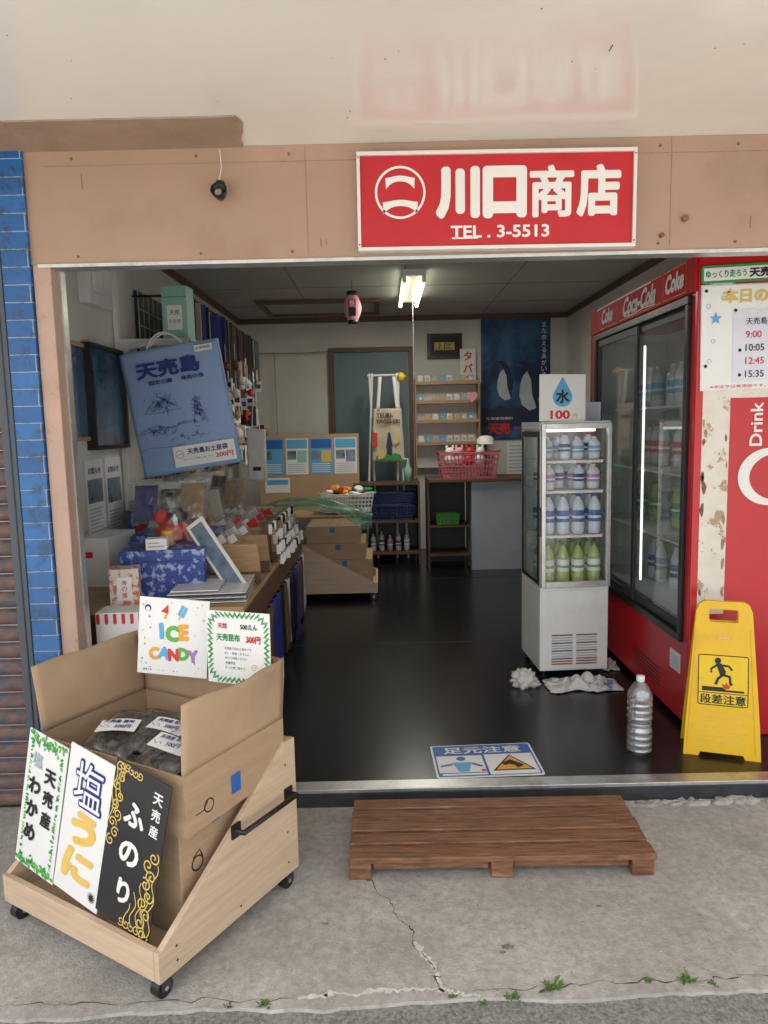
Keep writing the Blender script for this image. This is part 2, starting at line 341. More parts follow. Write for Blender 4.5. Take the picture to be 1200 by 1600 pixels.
b=B(); b.box(-1.55,2.05,7.97,8.0,2.595,2.648,m_brown); b.box(-1.55,-1.52,2.7,7.97,2.6,2.648,m_brown); b.box(2.02,2.05,2.7,7.97,2.6,2.648,m_brown); b.obj('cornice',bd)
b=B(); b.box(-1.55,2.05,2.66,8.0,0,FZ,m_floor)
b.box(-1.5,2.0,4.455,4.46,FZ,FZ+.0015,m_dark); b.box(-1.5,2.0,6.395,6.4,FZ,FZ+.0015,m_dark)
b.obj('floor',bd)
b=B(); b.box(-1.22,6,2.60,2.66,2.05,2.429,m_fasc)
for x in(-.245,1.02): b.box(x,x+.002,2.5985,2.60,2.06,2.428,m_stucco)
b.box(-1.15,6,2.5985,2.60,2.375,2.377,m_stucco)
for x in(-1.05,-.62,-.3,.98,1.25,1.45):
    for z in(2.40,2.075): b.cyl((x,2.60,z),(x,2.597,z),.005,m_rustsp,n=10)
for x,z,r in((1.07,2.155,.011),(.99,2.10,.008)): b.cyl((x,2.60,z),(x,2.585,z),r,m_rustsp,n=12)
for x,z,l in((-1.02,2.30,.05),(-.2,2.09,.03),(-.18,2.095,.02),(1.3,2.12,.04)): b.box(x,x+.002,2.5987,2.60,z,z+l,m_rustsp)
b.obj('fascia',bd)
b=B(); b.box(-1.19,6,2.592,2.66,2.038,2.0495,m_alu); b.obj('fascia_trim',bd)
b=B(); b.box(-6,6,.12,2.70,2.43,2.50,m_soff)
for i in range(16):
    x=random.uniform(-1.2,1.4);y=random.uniform(1.8,2.5); b.cyl((x,y,2.43),(x,y,2.4288),random.uniform(.001,.0025),m_rustsp,n=8)
b.box(.62,.622,1.99,2.02,2.4285,2.43,m_crack)
b.obj('soffit',bd)
b=B(); pts=[(-6,2.36)]+[(-1.6+i*.04,2.357+.004*nz(i*.5,1)) for i in range(29)]+[(-.435,2.352),(-.42,2.40),(-.432,2.47),(-.45,2.53),(-.455,2.598),(-6,2.598)]
b.prism(pts,2.4245,2.4295,m_patch); b.obj('soffit_patch',bd)
b=B(); b.box(-6,6,.07,.12,2.40,2.72,m_white); b.obj('canopy_edge',bd)
b=B(); b.box(-6,6,.12,8.1,2.725,2.9,m_stucco); b.box(-6,6,2.6,8.1,2.9,5.4,m_white); b.obj('upper_storey',bd)
b=B(); b.box(-1.312,-1.215,2.585,2.655,0,2.43,m_tile); b.obj('tiled_pilaster',bd)
b=B(); b.box(-1.213,-1.15,2.60,2.70,0,2.05,m_post); b.obj('door_frame',bd,bev=.003)
b=B(); b.box(-1.1495,-1.143,2.66,2.70,0,2.04,m_alu); b.obj('door_track',bd)
b=B(); b.box(2.05,2.12,2.60,2.70,0,2.05,m_post); b.obj('door_frame',bd,bev=.003)
b=B(); b.box(-1.15,2.05,2.60,2.659,0,.068,m_dark); b.box(-1.15,2.05,2.60,2.668,.0685,.0835,m_alu); b.obj('threshold',bd,bev=.002)
b=B(); b.box(-1.36,-1.314,2.58,2.66,0,2.43,m_guide); b.box(-1.335,-1.33,2.576,2.58,0,2.43,m_dark); b.obj('shutter_guide',bd,bev=.002)
b=B()
z=0.02
while z<2.37:
    vs=[];k=8
    for i in range(k+1):
        t=i/k; vs+= [(-6,2.655-.022*math.sin(math.pi*t)**.6,z+.062*t),(-1.362,2.655-.022*math.sin(math.pi*t)**.6,z+.062*t)]
    b.add(vs,[(2*i,2*i+1,2*i+3,2*i+2) for i in range(k)],m_rust,False)
    z+=.066
b.box(-6,-1.361,2.662,2.67,0,2.43,m_dark)
b.obj('roller_shutter',bd)
b=B()
for i in range(60):
    x=random.uniform(.85,1.75); s=.5+.8*(x-.85); b.blob((x,2.578+random.uniform(-.02,.015),.010),(random.uniform(.015,.05),random.uniform(.01,.025)*s,.018*s),m_conc,.3,i,10,6)
b.obj('mortar_bead',bd)
for x,z in((-.535,2.275),(1.40,2.30)):
    t=thing('spot_lamp','small black clamp spotlight hanging from the beige fascia','lamp',T(x,2.60,z),group='fascia spotlights')
    b=B(); b.tube([(0,-.012,.14),(0.005,-.02,.08),(-.004,-.02,.04),(0,-.02,.02)],.0018,m_white); b.obj('cord',t)
    b=B(); b.lathe([(.001,.03),(.014,.03),(.018,.018),(.02,-.006)],m_black,(0,-.03,0),20); b.box(-.004,.004,-.03,0,.0,.015,m_black)
    b.M=T(0,-.045,-.012)@R(70,'X'); b.lathe([(.001,-.02),(.016,-.02),(.024,.0),(.028,.02),(.026,.022),(.018,.006),(.001,.0)],m_black,n=18); b.M=T(0,-.066,-.018)@R(70,'X'); b.circ(0,0,.012,.004,m_alu,14); b.obj('lamp_head',t)
# ---------------------------------------------------------------- shop sign
t=thing('shop_sign','red shop sign with white lettering fixed to the beige fascia','sign',T(.41,2.578,2.222)@R(.3,'Y'))
W,H=.955,.325
b=B(); b.box(-W/2+.01,W/2-.01,-.012,.02,-H/2+.01,H/2-.01,m_signred); b.obj('sign_panel',t)
b=B()
b.box(-W/2,W/2,-.022,.02,H/2-.012,H/2,m_white);b.box(-W/2,W/2,-.022,.02,-H/2,-H/2+.012,m_white)
b.box(-W/2,-W/2+.011,-.022,.02,-H/2+.0125,H/2-.0125,m_white);b.box(W/2-.011,W/2,-.022,.02,-H/2+.0125,H/2-.0125,m_white)
for x in(-W/2+.006,W/2-.006):
    for z in(-H/2+.02,H/2-.02): b.cyl((x,-.022,z),(x,-.0235,z),.003,m_rustsp,n=8)
b.obj('sign_frame',t,bev=.002)
b=B(FR); zz=.0132
b.ring(-.33,.03,.083,.008,zz,m_print)
for (yc,hw,hh) in((.066,.050,.014),(-.014,.060,.015)):
    top=[];bot=[]
    for i in range(17):
        s=-1+2*i/16; arch=.014*(1-s*s)
        top.append((-.33+hw*s,yc+arch+hh*(.8+.45*abs(s)**4)-.006)); bot.append((-.33+hw*s*.97,yc+arch*1.2-hh*(.75+.6*abs(s)**4)-.006))
    b.poly(bot+top[::-1],zz,m_print)
for i,ch in enumerate('川口商店'):
    b.text(ch,-.133+i*.161,.026,.152,.172,zz,m_print,[.068,.066,.032,.043][i],0,16)
b.text('TEL . 3-5513',.012,-.103,.34,.042,zz,m_print,.028)
for x in(-.146,-.133,-.117,-.101,-.087,-.072): b.rect(x-.008,-.127,x+.008,-.1215,zz+.0014,m_print)
b.obj('sign_lettering',t)
# ---------------------------------------------------------------- pallet
t=thing('wooden_step','low stained wooden pallet step in front of the doorway','step',T(.35,2.135,.0125)@R(-.6))
w=.49
for i,(y0,y1) in enumerate(((0,.070),(.083,.143),(.156,.220),(.233,.290),(.303,.365))):
    b=B(); dz=.0015*((i*7)%3); b.box(-w+random.uniform(-.006,.006),w+random.uniform(-.006,.006),y0,y1,.060+dz,.080+dz,m_wood)
    for xx in(-w+.03,-w+.05,0,.02,w-.05,w-.03): b.circ(xx,(y0+y1)/2+.012*(-1)**int(xx*100),.0025,.0804+dz+.0004,m_crack,8)
    b.obj('deck_board',t,bev=.003,mtx=R(random.uniform(-.2,.2)))
for x in(-w,-.035,w-.075):
    b=B(); b.box(x+.003,x+.073,.01,.36,.0,.0585,m_wood); b.obj('bearer',t,bev=.003)
b=B(); b.box(-w+.08,-.04,.02,.034,.03,.0580,m_wood);b.box(.04,w-.08,.02,.034,.03,.058,m_wood); b.obj('front_rail',t,bev=.002)
# ---------------------------------------------------------------- carts
def caster(p,x,y,h):
    b=B(); b.box(x-.026,x+.026,y-.026,y+.026,h-.004,h,m_dark); b.box(x-.019,x-.016,y-.014,y+.016,.02,h-.004,m_dark); b.box(x+.016,x+.019,y-.014,y+.016,.02,h-.004,m_dark)
    b.cyl((x-.014,y,.026),(x+.014,y,.026),.026,m_black,n=20); b.cyl((x-.020,y,.026),(x+.020,y,.026),.006,m_alu,n=10); b.obj('caster',p)
def cart(mtx,W,D,hb,hf,label,flat=.05):
    t=thing('display_cart',label,'cart',mtx,'plywood display carts'); c=.06; th=.018
    for x in(-W,-th):
        b=B(); b.M=T(x,0,0)@R(90,'Z')@R(90,'X'); b.prism([(0,c),(D,c),(D,hb),(D-flat,hb),(0.012,hf),(0,hf)],0,th,m_ply); b.obj('side_panel',t,bev=.0015)
    b=B(); b.box(-W+th+.001,-th-.001,-.0005,th,c+.001,hf-.001,m_ply); b.obj('front_lip',t,bev=.0015)
    b=B(); b.box(-W+th+.001,-th-.001,D-th,D-.001,c+.001,hb-.002,m_ply); b.obj('back_panel',t,bev=.0015)
    b=B(); b.box(-W+th+.001,-th-.001,th+.001,D-th-.001,c+.003,c+.018,m_ply); b.obj('tray',t)
    for x in(-W+.03,-.03):
        for y in(.03,D-.035): caster(t,x,y,c)
    return t
Cm=T(-.592,1.655,.0125)@R(-31.2)
ct=cart(Cm,.67,.57,.49,.145,'plywood display cart on casters holding cardboard boxes and placards',.045)
b=B(); hz=.335
b.tube([(.004,.29,hz-.01),(.035,.29,hz-.007),(.035,.53,hz-.007),(.004,.53,hz-.01)],.008,m_black)
b.box(0,.006,.275,.31,hz-.03,hz+.01,m_black);b.box(0,.006,.51,.545,hz-.03,hz+.01,m_black); b.obj('handle',ct)
b=B(FE)
for y,z in((.06,.09),(.06,.13),(.52,.1),(.52,.2),(.52,.42),(.3,.09)): b.circ(y,z,.004,.0008,m_crack,10)
b.obj('screw_heads',ct)
def bump_box(b,x0,x1,y0,y1,z0,z1,th,m,mi):
    b.box(x0,x1,y0,y0+th,z0,z1,m); b.box(x0,x1,y1-th,y1,z0,z1,m); b.box(x0,x0+th,y0+th,y1-th,z0,z1,m); b.box(x1-th,x1,y0+th,y1-th,z0,z1,m); b.box(x0+th,x1-th,y0+th,y1-th,z0,z0+th,mi)
t=thing('cardboard_box','large closed cardboard box standing in the plywood cart','box',Cm,'cardboard boxes')
b=B(); b.box(-.585,-.048,.13,.53,.081,.390,m_card); b.obj('carton',t,bev=.003)
b=B(); b.M=FE
b.rect(.25,.355,.28,.389,-.0465,m_blue); b.ring(.19,.27,.02,.004,-.0465,m_bprint,18); b.stroke([(.175,.29),(.2,.305),(.21,.28)],.004,-.0465,m_bprint); b.obj('tape_mark',t)
Cmb=Cm@T(-.028,.535,0)@R(2)@T(.028,-.535,0)
t=thing('cardboard_box','open cardboard box with raised flaps full of packed seaweed','box',Cmb,'cardboard boxes')
x0,x1,y0,y1,z0,z1=-.605,-.014,.112,.535,.3925,.562; th=.005
b=B(); bump_box(b,x0,x1,y0,y1,z0,z1,th,m_card,m_cardin); b.obj('carton',t)
def flap(ax,a0,a1,c,h,lean,curl=.01):
    b=B()
    def fn(u,v):
        s=a0+(a1-a0)*u; o=c+lean*v+curl*math.sin(u*3.1)*v*v+.007*nz(u*4,v*3,c)*v; z=z1+h*v+(.010*nz(u*3,c)*v)
        return (s,o,z) if ax=='x' else (o,s,z)
    b.grid(fn,18,10,m_cardin); b.obj('flap',t,solid=.005)
flap('x',x0,x1,y1-.003,.185,.02,.01)
flap('y',y0,y1,x1-.003,.195,.012,.02)
flap('y',y0+.02,y1,x0+.003,.20,-.03,-.01)
b=B(); b.M=FE; zx=x1+.0012
b.rect(.29,.43,.33,.485,zx,m_blue); b.ring(.20,.445,.018,.0035,zx,m_bprint,18); b.stroke([(.15,.44),(.18,.44),(.195,.46)],.003,zx,m_bprint); b.obj('tape_mark',t)
for i,(x,y,z,rz,rx,lb) in enumerate([(-.46,.27,.485,6,8,0),(-.30,.26,.49,-6,8,0),(-.155,.27,.485,4,8,0),(-.46,.39,.50,-4,4,0),(-.30,.39,.50,6,6,0),(-.16,.39,.50,-4,4,0),(-.44,.29,.530,10,10,1),(-.27,.34,.540,-8,8,1),(-.175,.26,.540,-12,12,1),(-.18,.39,.535,8,4,1)]):
    t=thing('seaweed_pack','clear bag of dark dried seaweed with white handwritten label','packaged food',Cmb@T(x,y,z-.005)@R(rz)@R(rx,'X'),'seaweed packs in the open box')
    b=B(); b.pillow(.18,.22,.030,m_sea,i,.45,26); b.obj('seaweed',t)
    b=B(); b.grid(lambda u,v:((u-.5)*.19+.006*nz(u*9,v*9,i),(v-.5)*.235,.034*(1-abs(2*u-1)**5)*(1-abs(2*v-1)**6)+.012*nz(u*6,v*6,i)+.006*nz(u*17,v*15,i)),26,26,m_film); b.obj('clear_bag',t)
    if lb:
        b=B(); b.M=T(0.005,-.02,.042)@R(3,'Y')@R(14); b.grid(lambda u,v:((u-.5)*.125,(v-.5)*.062,.006*math.sin(u*3.1+i)),8,2,m_paper); b.text('天売産 昆布',-.0,.014,.095,.016,.0075,m_navy,.02); b.text('500円',.02,-.012,.05,.018,.0075,m_navy,.01); b.stroke([(-.055,-.005),(-.04,-.018),(-.03,-.006),(-.02,-.018)],.002,.0075,m_navy); b.obj('price_label',t)
def placard(label,mtx,W,H,draw,face=m_lam,name='placard',th=.003):
    t=thing(name,label,'sign',mtx,'handmade placards')
    b=B(FR); b.prism([(-W/2,0),(W/2,0),(W/2,H),(-W/2,H)],-th,0,face); b.obj('board',t)
    b=B(FR); draw(b,W,H); b.obj('lettering',t); return t
def leaf(b,x,y,l,a,z,m):
    c,q=math.cos(a),math.sin(a); pts=[(0,0),(.35,.22),(.7,.2),(1,0),(.7,-.2),(.35,-.22)]
    b.poly([(x+l*(p[0]*c-p[1]*q),y+l*(p[0]*q+p[1]*c)) for p in pts],z,m)
def d_green(b,W,H):
    rr=random.Random(3)
    for i in range(170):
        s=i/170*4; k=int(s); f=s-k
        x,y=[(-W/2+f*W,.010),(W/2-.004,f*H),(W/2-f*W,H-.010),(-W/2+.004,H-f*H)][k]
        x=min(max(x,-W/2+.014),W/2-.014); y=min(max(y,.014),H-.014)
        leaf(b,x,y,rr.uniform(.011,.02),rr.uniform(0,6.28) if k in(0,2) else (0 if k==3 else 3.14)+rr.uniform(-.9,.9),.0008+.0001*(i%5),rr.choice([m_green,m_lgreen]))
    for i in range(44): leaf(b,rr.uniform(-W/2+.02,W/2-.03),rr.choice([rr.uniform(.012,.04),rr.uniform(H-.035,H-.02)]),.016,rr.uniform(0,6.28),.0014,rr.choice([m_green,m_lgreen]))
    b.vtext('塩',-.036,H-.055,.052,.0025,m_grey,.03); b.vtext('わかめ',-.036,H-.130,.060,.0025,m_bprint,.045,1.2)
    b.vtext('天売産',.028,H-.085,.056,.0025,m_bprint,.04,1.15)
def d_white(b,W,H):
    b.text('塩',0.0,H-.095,.125,.14,.001,m_navy,.045,0,12); b.text('塩',0,H-.095,.113,.127,.0030,m_print,.0)
    b.text('う',.0,H-.225,.11,.10,.001,m_uni,.06,0,10,.15); b.text('に',-.004,H-.335,.125,.095,.001,m_uni,.06,0,10,.15)
    for i in range(14): b.stroke([(.066,.035),(.066+.016*math.cos(i*.45),.035+.016*math.sin(i*.45))],.002,.001,m_bprint)
    b.circ(.066,.035,.009,.0014,m_bprint,12)
def spiral(b,cx,cy,r,turn,st,w,z,m,sg=1):
    pts=[(cx+r*(1-.85*i/30)*math.cos(st+sg*turn*i/30*6.28),cy+r*(1-.85*i/30)*math.sin(st+sg*turn*i/30*6.28)) for i in range(31)]
    b.stroke(pts,w,z,m)
def d_black(b,W,H):
    for i in range(9):
        spiral(b,-W/2+.018+.014*(i%2),H-.02-i*.026,.016,1.3,i,.0035,.001,m_gold)
        spiral(b,W/2-.022-.016*(i%2),.02+i*.027,.019,1.3,i*1.7,.0038,.001,m_gold,-1)
    for i in range(5):
        spiral(b,-W/2+.03+i*.016,H-.016,.012,1.2,i,.003,.0012,m_gold); spiral(b,W/2-.025-i*.02,.018,.014,1.2,i,.003,.0012,m_gold)
    for k in range(5):
        b.stroke([(W/2-.008-.02*k+.008*math.sin(j*.9+k),.02+j*.012) for j in range(18-k*3)],.0028,.001,m_gold)
        b.stroke([(-W/2+.006+.012*k+.006*math.sin(j*.8+k),H-.02-j*.012) for j in range(16-k*4)],.0028,.001,m_gold)
    b.vtext('ふのり',-.008,H-.085,.080,.0018,m_print,.04,1.35)
    b.vtext('天売産',.066,H-.03,.038,.0018,m_print,.02,1.15)
def PL(x,y,z,lean,rz=0): return Cm@T(x,y,z)@R(rz,'Y')@R(-lean,'X')
placard('green leaf bordered seaweed placard leaning on the cardboard box',PL(-.560,.030,.172,6,9),.178,.415,d_green)
placard('white placard with blue and orange lettering leaning on the box',PL(-.366,.026,.155,6,9.5),.188,.43,d_white)
placard('black placard with gold swirls leaning on the box',PL(-.168,.022,.145,6,10),.206,.44,d_black,M('black_placard_sheet',(.02,.02,.022),.4))
def d_ice(b,W,H):
    cols=[m_sky,m_orange,m_rprint,m_lgreen,m_purple,m_sky,m_rprint,m_orange]
    for i,ch in enumerate('ICE'): b.text(ch,-.04+i*.038,H*.57-.006*(i%2),None,.054,.001,[m_sky,m_lgreen,m_orange][i],.07,[6,-6,4][i])
    for i,ch in enumerate('CANDY'): b.text(ch,-.062+i*.033,H*.27+.004*(i%2),None,.042,.001,[m_orange,m_sky,m_rprint,m_lgreen,m_purple][i],.07,[8,-5,4,-6,6][i])
    rr=random.Random(9)
    for i in range(44):
        x=rr.choice([rr.uniform(-W/2+.01,-W/2+.045),rr.uniform(W/2-.045,W/2-.01)]) if i%3 else rr.uniform(-W/2+.02,W/2-.02); y=rr.uniform(.012,H-.012) if i%3 else rr.choice([.014,H-.014]); s=rr.uniform(.002,.006)
        b.poly([(x+s*(1 if k%2==0 else .35)*math.cos(k*math.pi/4),y+s*(1 if k%2==0 else .35)*math.sin(k*math.pi/4)) for k in range(8)],.001,rr.choice(cols))
    b.poly([(-.045,H-.045),(-.02,H-.02),(-.018,H-.05)],.0012,m_rprint); b.stroke([(-.024,H-.048),(-.03,H-.068)],.008,.0011,m_orange)
    b.M=FR@T(.03,H-.04,0)@R(-25); b.rect(-.012,-.018,-.001,.018,.0012,m_sky); b.rect(.001,-.018,.012,.018,.0012,m_sky); b.rect(-.002,-.032,.002,-.018,.0012,m_orange); b.M=FR
    b.circ(-W/2+.03,H-.035,.011,.0012,m_navy,16); b.circ(-W/2+.03,H-.038,.007,.0016,m_print,14)
placard('white hand drawn ice candy sign with colourful letters',T(-.700,2.245,.675)@R(-9)@R(3.5,'Y')@R(-5,'X'),.238,.25,d_ice)
def d_kelp(b,W,H):
    pts=[];n=46
    for i in range(n*2):
        t=2*math.pi*i/(n*2); e=.86 if i%2 else .97
        x=max(-1,min(1,1.25*math.cos(t)))*W/2*e; y=H/2+max(-1,min(1,1.25*math.sin(t)))*H/2*e; pts.append((x,y))
    b.stroke(pts,.006,.0008,m_green,True); b.stroke([(p[0]*.95,(p[1]-H/2)*.95+H/2) for p in pts],.004,.0009,m_green,True)
    b.text('天然',-.055,H*.80,None,.017,.001,m_rprint,.03); b.text('天売昆布',-.035,H*.64,.085,.023,.001,m_green,.03)
    b.text('500えん',.04,H*.80,.06,.017,.001,m_bprint,.02); b.text('300円',.055,H*.63,.05,.024,.001,m_rprint,.03); b.stroke([(.028,H*.60),(.085,H*.66)],.0025,.003,m_rprint)
    for k,s in enumerate(('天売島で採れた昆布です','だし・煮物・おでんに','ぜひご利用ください','数量限定','お一人様二袋まで')): b.text(s,-.045+.004*len(s),H*.49-k*.015,.0085*len(s)*1.05,.008,.001,m_bprint,0)
    spiral(b,.055,.055,.012,1.5,0,.002,.001,m_orange); b.circ(.06,.035,.008,.0012,m_sky,12)
placard('white kelp price sign with jagged green border',T(-.455,2.12,.685)@R(-22)@R(-1,'Y')@R(-3,'X'),.225,.225,d_kelp)
# ---------------------------------------------------------------- caution sign
def curve_plate(outl,ext):
    cu=bpy.data.curves.new('c','CURVE'); cu.dimensions='2D'; cu.fill_mode='BOTH'; cu.extrude=ext; cu.bevel_depth=.002; cu.bevel_resolution=1
    for o in outl:
        s=cu.splines.new('POLY'); s.points.add(len(o)-1); s.use_cyclic_u=True
        for i,p in enumerate(o): s.points[i].co=(p[0],p[1],0,1)
    o=bpy.data.objects.new('c',cu); COL.objects.link(o); dg=bpy.context.evaluated_depsgraph_get(); dg.update()
    me=bpy.data.meshes.new_from_object(o.evaluated_get(dg),depsgraph=dg); vs=[tuple(v.co) for v in me.vertices]; fs=[tuple(p.vertices) for p in me.polygons]
    bpy.data.objects.remove(o); bpy.data.meshes.remove(me); return vs,fs
def rr_(x0,y0,x1,y1,r,n=5):
    o=[]
    for cx,cy,a in((x1-r,y0+r,-90),(x1-r,y1-r,0),(x0+r,y1-r,90),(x0+r,y0+r,180)):
        for i in range(n+1): t=math.radians(a+90*i/n); o.append((cx+r*math.cos(t),cy+r*math.sin(t)))
    return o
t=thing('caution_sign','yellow folding step caution sign standing by the red fridge','sign',T(1.362,2.80,FZ)@R(-19)@Matrix.Diagonal((.93,.93,1,1)))
outer=[(-.155,0),(-.095,0),(-.088,.018),(.088,.018),(.095,0),(.155,0),(.148,.14),(.112,.60),(.10,.628),(.08,.64),(-.08,.64),(-.10,.628),(-.112,.60),(-.148,.14)]
vs,fs=curve_plate([outer,rr_(-.062,.555,.058,.61,.012)],.004)
for k,(oy,ln) in enumerate(((0,-7),(.165,7))):
    b=B(T(0,oy,0)@R(ln,'X')@FR)
    b.add(vs,fs,m_yel); b.obj('panel',t)
b=B(R(-7,'X')@FR)
for x in(-.142,.134): b.prism([(x+.0,.03),(x+.008,.03),(x*.78+.006,.53),(x*.78,.53)],.004,.009,m_yel)
b.prism(rr_(-.105,.21,.105,.425,.01),.004,.0085,m_yprint); z=.0095
b.stroke(rr_(-.1,.215,.1,.42,.008),.004,z,m_bprint,True)
b.stroke([(-.098,.265),(.098,.265)],.003,z,m_bprint); b.text('段差注意',0,.24,.185,.04,z,m_bprint,.02)
b.circ(-.022,.398,.013,z,m_bprint,18)
b.poly([(-.03,.385),(-.008,.388),(.012,.355),(.004,.335),(-.012,.338)],z,m_bprint)
b.stroke([(-.008,.38),(.022,.378),(.036,.362)],.009,z,m_bprint); b.stroke([(-.026,.38),(-.05,.362),(-.046,.348)],.008,z,m_bprint)
b.stroke([(-.002,.342),(.026,.335),(.03,.305),(.038,.303)],.011,z,m_bprint); b.stroke([(0,.342),(-.02,.325),(-.03,.30)],.011,z,m_bprint)
b.poly([(-.085,.272),(-.085,.29),(.0,.29),(.012,.28),(.085,.28),(.085,.272)],z,m_bprint)
b.poly([(.0,.292),(-.004,.305),(.008,.30),(.014,.312),(.02,.298),(.032,.303),(.024,.285),(.01,.284)],z+.0006,m_rprint)
b.rect(-.03,.485,.03,.498,.0065,m_orange); b.text('CAUTION',0,.4915,.05,.008,.0072,m_print,0)
for k in range(7): b.stroke([(-.10,.175-.02*k),(0,.185-.02*k-.012),(.10,.175-.02*k)],.0025,.0066,m_gold)
b.obj('pictogram_plate',t)
b=B()
for x in(-.10,.10): b.box(x-.008,x+.008,.03,.135,.31,.322,m_yel)
b.obj('hinge_strap',t)
# ---------------------------------------------------------------- floor sign
t=thing('floor_sign','blue watch your step floor sign lying on the black floor','sign',T(.395,2.82,FZ+.001)@R(2))
W,H=.43,.285
b=B(); b.prism(rr_(-W/2,-H/2,W/2,H/2,.012),0,.0025,m_lam); b.prism(rr_(-W/2+.008,-H/2+.008,W/2-.008,H/2-.008,.01),.0026,.0032,m_blue); b.obj('sign_sheet',t)
b=B(); z=.0040
b.text('足元注意',0,.088,.33,.062,z,m_print,.03)
b.rect(-.2,-.105,-.01,.04,z,m_print); b.rect(.0,-.13,.2,.045,z-.0004,m_print)
b.poly([(.015,-.1),(.19,-.1),(.105,.036)],z,m_bprint); b.poly([(.03,-.092),(.175,-.092),(.105,.024)],z+.0006,m_orange)
b.poly([(.06,-.04),(.10,-.01),(.15,-.06),(.12,-.085),(.11,-.06),(.09,-.05),(.07,-.06)],z+.0012,m_bprint)
b.circ(-.10,.012,.019,z+.0006,m_blue,18); b.poly([(-.14,-.02),(-.06,-.02),(-.07,-.06),(-.08,-.1),(-.12,-.1),(-.13,-.06)],z+.0006,m_sky); b.stroke([(-.19,-.05),(-.14,-.035)],.014,z+.0006,m_blue); b.stroke([(-.06,-.03),(-.02,-.06)],.014,z+.0006,m_blue)
b.rect(-.19,-.128,-.01,-.112,z,m_print); b.rect(-.03,-.1,-.012,-.085,z+.001,m_rprint)
b.obj('pictogram',t)
# ---------------------------------------------------------------- bottles
def bottle(mtx,h,r,liq,lab,cap,label,clear=True,group=None,name='drink_bottle'):
    t=thing(name,label,'bottle',mtx,group)
    pr=[(0,0),(r*.8,.0),(r*.95,.012),(r,.03),(r,h*.28),(r*.94,h*.3),(r*.94,h*.6),(r,h*.63),(r*.97,h*.70),(r*.7,h*.82),(r*.34,h*.91),(r*.32,h*.94)]
    b=B(); b.lathe(pr,liq,n=16); b.obj('body',t)
    b=B(); b.lathe([(r*1.01,h*.31),(r*1.015,h*.32),(r*1.015,h*.59),(r*1.01,h*.6)],lab,n=16)
    b.lathe([(r*1.03,h*.40),(r*1.03,h*.46)],m_print if lab is not m_print else m_lgreen,n=16); b.obj('bottle_label',t)
    b=B(); b.lathe([(r*.38,h*.935),(r*.40,h*.94),(r*.40,h*.995),(0,h)],cap,n=14); b.obj('cap',t); return t
t=thing('water_bottle','large clear ribbed plastic bottle standing on the floor','bottle',T(1.045,2.86,FZ))
b=B(); h=.335; pr=[(0,.012),(.03,.0),(.045,.004),(.052,.02)]
k=0
while .02+k*.004<.23:
    zz=.02+k*.004; pr.append((.0525-.004*abs(math.sin(k*.45)) - (.004 if .12<zz<.14 else 0),zz)); k+=1
pr+=[(.052,.24),(.045,.27),(.028,.298),(.015,.31),(.014,.318)]; b.lathe(pr,m_pet,n=28); b.obj('body',t)
b=B(); b.lathe([(.0165,.312),(.017,.314),(.017,.334),(0,.336)],m_wplas,n=18); b.obj('cap',t)
b=B(); b.lathe([(0,.013),(.044,.013),(.0475,.03),(.0478,.17),(0,.17)],m_water,n=24); b.obj('water',t)
# ---------------------------------------------------------------- small display cooler
t=thing('display_cooler','narrow glass door drinks cooler with white vented base','fridge',T(.825,3.76,FZ)@R(3))
W,D,h0,h1=.375,.40,.485,1.385
b=B(); b.box(0,W,0,D,.04,h0,m_wplas); b.box(.0,W,-.004,D,h0-.004,h0+.02,m_wplas)
for x in(.03,W-.03):
    for y in(.03,D-.03): b.cyl((x,y,0),(x,y,.04),.015,m_black)
b.obj('base',t,bev=.006)
b=B()
for bx in(.065,.20):
    for k in range(12):
        zz=.075+k*.0145; b.box(bx,bx+.115,-.003,.004,zz,zz+.007,m_rustsp if (k<3 or (k+int(bx*20))%3==0) else m_grey)
b.obj('vent_grille',t)
b=B()
for x0,x1 in((0,.018),(W-.018,W)):
    for y0,y1 in((.0,.02),(D-.022,D)): b.box(x0,x1,y0,y1,h0+.021,h1-.041,m_alu)
b.box(0,W,0,D,h1-.04,h1,m_wplas); b.obj('cabinet_frame',t,bev=.003)
b=B(); b.box(.023,W-.023,D-.015,D-.008,h0+.021,h1-.041,m_wplas); b.obj('back_panel',t)
b=B()
for x0,x1 in((.002,.024),(W-.024,W-.002)): b.box(x0,x1,-.026,-.002,h0+.022,h1-.01,m_alu)
for z0,z1 in((h0+.022,h0+.052),(h1-.04,h1-.01)): b.box(.0245,W-.0245,-.026,-.002,z0,z1,m_alu)
b.box(-.014,.001,-.022,-.004,h0+.3,h0+.45,m_black); b.obj('door_frame',t,bev=.002)
b=B(FR); b.rect(.024,h0+.052,W-.024,h1-.04,.014,m_glass); b.obj('door_glass',t)
b=B(); b.M=FL; b.rect(-(D-.022),h0+.022,-.02,h1-.041,-.005,m_dglass); b.M=I4; b.box(-.004,.0028,.022,.045,h0+.03,h1-.05,m_black); b.box(-.004,.0028,D-.045,D-.024,h0+.03,h1-.05,m_black);b.box(-.004,.0028,.0451,D-.0451,h1-.08,h1-.05,m_black);b.box(-.004,.0028,.0451,D-.0451,h0+.03,h0+.05,m_black); b.obj('side_window',t)
b=B(FE); b.rect(.02,h0+.022,D-.022,h1-.041,W-.005,m_glass); b.obj('side_window',t)
b=B(); b.cyl((.05,.10,h1-.048),(W-.05,.10,h1-.048),.007,m_fill,n=12); b.obj('cooler_fill_tube',t)  # added tube that brightens the inside of the cooler
shz=[.505,.78,1.02,1.18]
